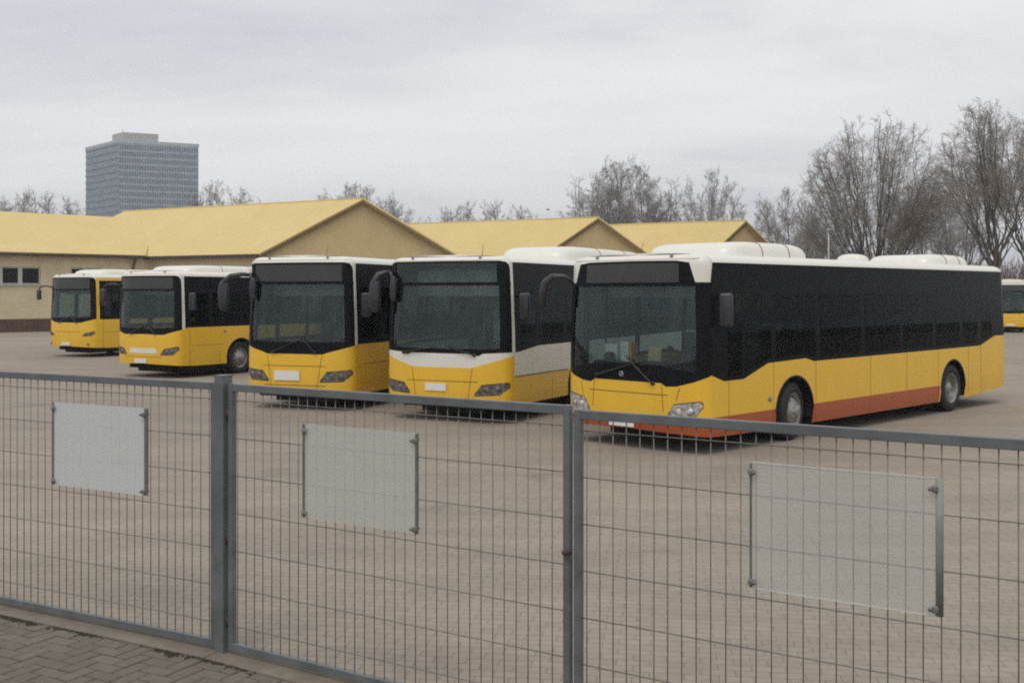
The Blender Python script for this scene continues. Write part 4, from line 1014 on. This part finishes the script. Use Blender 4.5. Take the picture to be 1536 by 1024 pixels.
# ------------------------------------------------------------------ trees
def grow(seed, H, fork=.16, limbs=8, spread=50, fine=1.0, twig_r=.010, wide=.4, forks=4):
    """bare winter tree: limbs fan up and fork towards a domed outline, every one feathered with twigs; (trunk MB, crown MB)"""
    rg = random.Random(seed); T, K = MB(), MB()
    hf = H * fork; rb = H * .019; mid = Vector((0, 0, hf + (H - hf) * .42))
    def rot(d, ang, az_):
        a = d.orthogonal().normalized(); b = d.cross(a); return (d * math.cos(ang) + (a * math.cos(az_) + b * math.sin(az_)) * math.sin(ang)).normalized()
    def dome(an, az_):                     # point on the crown's outline
        d = Vector((math.sin(an) * math.cos(az_), math.sin(an) * math.sin(az_), math.cos(an)))
        ru = H - mid.z if d.z > 0 else mid.z - hf * .75
        k = 1 / math.sqrt((d.z / ru) ** 2 + (math.hypot(d.x, d.y) / (wide * H)) ** 2)
        return mid + d * (k * rg.uniform(.92, 1.0))
    def limb(p, q, r0, r1, sag, n=9):      # curved limb from p up to q
        L_ = (q - p).length; out = Vector((q.x - p.x, q.y - p.y, 0)); c1 = p + (q - p) * .5 + Vector((0, 0, -sag * out.length)) + Vector((rg.gauss(0, .03), rg.gauss(0, .03), 0)) * L_
        pts, rs, dirs = [], [], []
        for i in range(n + 1):
            t = i / n; w_ = p * ((1 - t) ** 2) + c1 * (2 * t * (1 - t)) + q * (t * t)
            pts.append(w_ + Vector((rg.gauss(0, .010), rg.gauss(0, .010), rg.gauss(0, .006))) * (L_ if 0 < i else 0)); rs.append(r0 + (r1 - r0) * t ** .75)
        for i in range(n + 1): dirs.append((pts[min(i + 1, n)] - pts[max(i - 1, 0)]).normalized())
        T.tube(pts, rs, 6, cap=False); return pts, rs, dirs, L_
    def twig(p, d, ln, r0, lvl):
        ns = (0, 0, 5, 4, 2)[lvl]; pts = [p]; rs = [r0]; dirs = [d]; wob = (0, 0, .10, .13, .16)[lvl]
        for i in range(ns):
            d = (d + Vector((rg.gauss(0, wob), rg.gauss(0, wob), rg.gauss(0, wob) + .025))).normalized()
            p = p + d * (ln / ns); pts.append(p); rs.append(r0 + (twig_r * .6 - r0) * (i + 1) / ns); dirs.append(d)
        K.tube(pts, rs, (0, 0, 4, 3, 3)[lvl], cap=False); return pts, rs, dirs
    def sub(pts, rs, dirs, ln, lvl, f0=.1):
        cnt = max(2, int((0, 0, 11, 7, 6)[lvl] * fine + rg.random())); n = len(pts) - 1
        for k in range(cnt):
            f = f0 + (1 - f0) * (k + rg.random() * .95) / cnt; x = min(f, .999) * n; i = int(x); t = x - i
            p = pts[i].lerp(pts[i + 1], t); d = dirs[i + 1]; r = rs[i] + (rs[i + 1] - rs[i]) * t
            l2 = H * rg.uniform(.09, .17) * (1.2 - .68 * f) if lvl == 2 else ln * rg.uniform(.38, .62) * (1.15 - .5 * f)
            q = twig(p, rot(d, R(rg.uniform(20, 58)), rg.uniform(0, 6.283)), l2, max(twig_r, min(r * .55, .035)), lvl)
            if lvl < 4: sub(*q, l2, lvl + 1)
    T.tube([Vector((0, 0, -.1)), Vector((rg.gauss(0, .03), rg.gauss(0, .03), hf * .5)), Vector((0, 0, hf)), Vector((0, 0, hf * 1.12))], [rb * 1.45, rb * 1.08, rb, rb * .7], 10, cap=False)
    for k in range(limbs):
        az_ = 2.39996 * k + rg.uniform(-.25, .25); fr = (k + .25) / limbs; an = R(spread) * fr ** .62 * 1.5
        q = dome(an, az_); st_ = Vector((0, 0, hf * rg.uniform(.80, 1.08)))
        m_ = limb(st_, q, rb * rg.uniform(.30, .46) * (1.3 if k < 2 else 1), .020, .10)
        sub(*m_, 2, .46)
        for j in range(forks):
            f = rg.uniform(.16, .58); i = int(f * 9); p = m_[0][i]; rr_ = m_[1][i]
            q2 = dome(max(0, an + R(rg.uniform(-24, 20))), az_ + R(rg.uniform(-34, 34)) / max(.35, math.sin(an)))
            if (q2 - p).z < .3: continue
            n_ = limb(p, q2, rr_ * rg.uniform(.42, .62), .016, .08, 7); sub(*n_, 2, .40)
    return T, K
def tree_meshes(seed, far, **kw):
    T, K = grow(seed, 15.0, **kw)
    # bring the crown to a known height
    zs_ = sorted(v[2] for v in K.v); f = 15.0 / zs_[int(len(zs_) * .9965)]
    for q in (T, K): q.v = [(x * f, y * f, z * f) for x, y, z in q.v]
    return T.mesh('trunk', M['bark_hazed' if far else 'bark']), K.mesh('crown', M['twig_hazed' if far else 'twig'])
TM = {
    'broad': tree_meshes(5, False, limbs=17, spread=58, fork=.13, fine=1.0, twig_r=.0065, wide=.39, forks=4),
    'forked': tree_meshes(24, False, limbs=7, spread=44, fork=.26, fine=1.05, twig_r=.0065, wide=.31, forks=4),
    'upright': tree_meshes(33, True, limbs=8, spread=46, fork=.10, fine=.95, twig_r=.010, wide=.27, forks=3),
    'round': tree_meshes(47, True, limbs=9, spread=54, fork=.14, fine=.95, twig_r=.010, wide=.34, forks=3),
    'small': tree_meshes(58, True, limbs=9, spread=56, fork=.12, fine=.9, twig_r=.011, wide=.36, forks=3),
}
def tree(kind, px, top, d, label, group, rz=0, wide=1.0):
    H = (HZ - top) * d / F + CH; s = H / 15.0
    t = thing('bare_tree', label, 'tree', (at(px, d), d, -.03), rz, group)
    inst('trunk', TM[kind][0], t, sc=(s * wide, s * wide, s)); inst('crown', TM[kind][1], t, sc=(s * wide, s * wide, s))
G1, G2, G3 = 'tall bare trees at the right', 'bare trees behind the halls', 'bare trees around the tower'
tree('broad', 1312, 182, 78, 'large broad round bare tree fanning out above the nearest bus roof', G1, .4, .92)
tree('forked', 1492, 153, 70, 'tallest bare tree with a forked trunk near the right edge', G1, 1.9, .95)
tree('forked', 1545, 172, 76, 'tall bare tree cut off by the right edge of the picture', G1, 4.0)
tree('round', 1178, 283, 104, 'low grey bare tree just right of the rear hall gable', G1, 1.0)
tree('small', 1218, 300, 98, 'small bare tree between the rear hall gable and the broad tree', G1, 2.6)
tree('round', 1392, 272, 108, 'grey bare tree standing behind the right side of the broad tree', G1, 3.0)
tree('upright', 1443, 262, 112, 'slender bare tree in the gap left of the forked tree', G1, .3)
tree('small', 1262, 318, 98, 'short bare tree low behind the left side of the broad tree', G1, 5.0)
tree('upright', 908, 244, 122, 'left stem of the tall bare clump between the middle and rear gables', G2, .9, 1.05)
tree('upright', 938, 240, 125, 'middle stem of the tall bare clump between the middle and rear gables', G2, 2.2, 1.05)
tree('upright', 968, 250, 126, 'right stem of the tall bare clump between the middle and rear gables', G2, 4.1, 1.05)
tree('round', 1062, 257, 130, 'single oval bare tree above the rear hall roof', G2, 5.1, .8)
for px, top, d, lb, rz in ((520, 276, 135, 'bare tree peeking over the apex of the large hall', 1.), (556, 280, 138, 'bare tree just right of the large hall apex', 2.2), (590, 300, 140, 'low bare tree above the right slope of the large hall', 3.3)):
    tree('round', px, top, d, lb, G2, rz)
for px, top, d, lb, rz in ((672, 312, 165, 'leftmost of the low bare treetops over the middle hall ridge', .2), (705, 305, 165, 'second from left of the low bare treetops over the middle hall ridge', 1.4), (742, 303, 168, 'third from left of the low bare treetops over the middle hall ridge', 2.9), (778, 311, 165, 'rightmost of the low bare treetops over the middle hall ridge', 4.4)):
    tree('small', px, top, d, lb, G2, rz, 1.15)
for px, top, d, lb, rz in ((8, 296, 140, 'bare treetop at the left edge above the yellow roof', .5), (36, 287, 140, 'spiky bare treetop near the left edge above the wing roof', 2.), (68, 290, 143, 'bare treetop midway between left edge and tower', 3.6), (100, 299, 145, 'bare treetop close to the left side of the tower', 5.)):
    tree('upright' if px == 36 else 'small', px, top, d, lb, G3, rz)
for px, top, d, lb, rz in ((297, 286, 140, 'bare treetop overlapping the right corner of the tower', .7), (326, 274, 142, 'tallest bare treetop right of the tower', 2.5), (358, 284, 145, 'bare treetop right of the tower, lowest on the roof ridge', 4.)):
    tree('small', px, top, d, lb, G3, rz)
# brushwood below the right-hand trees
mb = MB(); rg = random.Random(77)
for _ in range(520):
    d = rg.uniform(86, 118); px = rg.uniform(1120, 1720) if rg.random() < .85 else rg.uniform(1120, 1300)
    Hs = rg.uniform(2.6, 5.0) + 2.2 * max(0, math.sin(px * .013 + 1)) * rg.random(); x = at(px, d)
    if px < 1200: Hs *= .7
    for s_ in range(9):
        a, l = rg.uniform(0, 6.283), rg.uniform(.05, .34); p = Vector((x + rg.gauss(0, .4), d + rg.gauss(0, .4), 0)); dv = Vector((math.cos(a) * l, math.sin(a) * l, 1))
        h = Hs * rg.uniform(.6, 1.0); m1 = p + dv * (h * .5); m2 = p + dv * h + Vector((rg.gauss(0, .25), rg.gauss(0, .25), 0))
        mb.tube([p, m1, m2], [.03, .022, .010], 3, cap=False)
        for b_ in range(6):
            q = m1.lerp(m2, rg.uniform(-.6, .95)); e = q + Vector((rg.gauss(0, .45), rg.gauss(0, .45), rg.uniform(.2, .9))); mb.tube([q, e], [.017, .008], 3, cap=False)
tag(mb.build('brushwood', M['brush']), 'brown leafless thicket under the trees behind the nearest bus', 'thicket', kind='stuff')

# lamp pole standing before the thicket
t = thing('lamp_post', 'slim pale pole standing left of the broad bare tree', 'lamp post', (at(1243, 74), 74, 0))
mb = MB(); mb.tube([(0, 0, 0), (0, 0, 3), (0, 0, 6.6)], [.09, .075, .05], 10); mb.lathe([(.14, 0), (.13, .25), (.09, .3)], (0, 0, 0), (0, 0, 1), 12); mb.build('shaft', M['galv'], t)
mb = MB(); mb.lathe([(.05, 0), (.16, .03), (.17, .08), (.10, .13), (.001, .14)], (0, 0, 6.58), (0, 0, 1), 14); mb.build('lamp_head', M['galv'], t)
# bird
mb = MB(); d = 90.0; p = Vector((at(822, d), d, CH + (HZ - 314.5) * d / F))
mb.lathe([(.001, -.17), (.03, -.12), (.05, -.02), (.045, .06), (.03, .11), (.028, .14), (.001, .18)], p, (1, -.2, .05), 10)
for q in (-1, 1):
    a, b, c, e = p + Vector((.05, .02 * q, .02)), p + Vector((.03, .14 * q, .10)), p + Vector((-.05, .28 * q, .05)), p + Vector((-.06, .03 * q, .02))
    mb.add([a, b, c, e, a + Z3 * .012, b + Z3 * .012, c + Z3 * .006, e + Z3 * .012], [(0, 1, 2, 3), (7, 6, 5, 4), (0, 4, 5, 1), (1, 5, 6, 2), (2, 6, 7, 3), (3, 7, 4, 0)])
mb.add([p + Vector((-.14, 0, 0)), p + Vector((-.24, .05, .01)), p + Vector((-.24, -.05, .01)), p + Vector((-.14, 0, .015))], [(0, 1, 2), (3, 2, 1), (0, 3, 1), (0, 2, 3)])
tag(mb.build('bird', M['bird']), 'tiny dark bird in flight above the middle hall roof', 'bird')

# thin winter haze: one even volume round the whole scene
mb = MB(); mb.box((0, 600, 44), (2610, 1810, 90.2))
hz_ = mb.build('haze', bpy.data.materials.new('haze')); tag(hz_, 'thin pale winter haze over the whole yard', 'haze', kind='stuff')
hm = hz_.data.materials[0]; hm.use_nodes = True; hn = hm.node_tree
for n in list(hn.nodes): hn.nodes.remove(n)
ho = hn.nodes.new('ShaderNodeOutputMaterial'); hv = hn.nodes.new('ShaderNodeVolumePrincipled')
hv.inputs['Color'].default_value = (0.93, 0.95, 1, 1); hv.inputs['Density'].default_value = 0.0005
hn.links.new(hv.outputs[0], ho.inputs['Volume'])
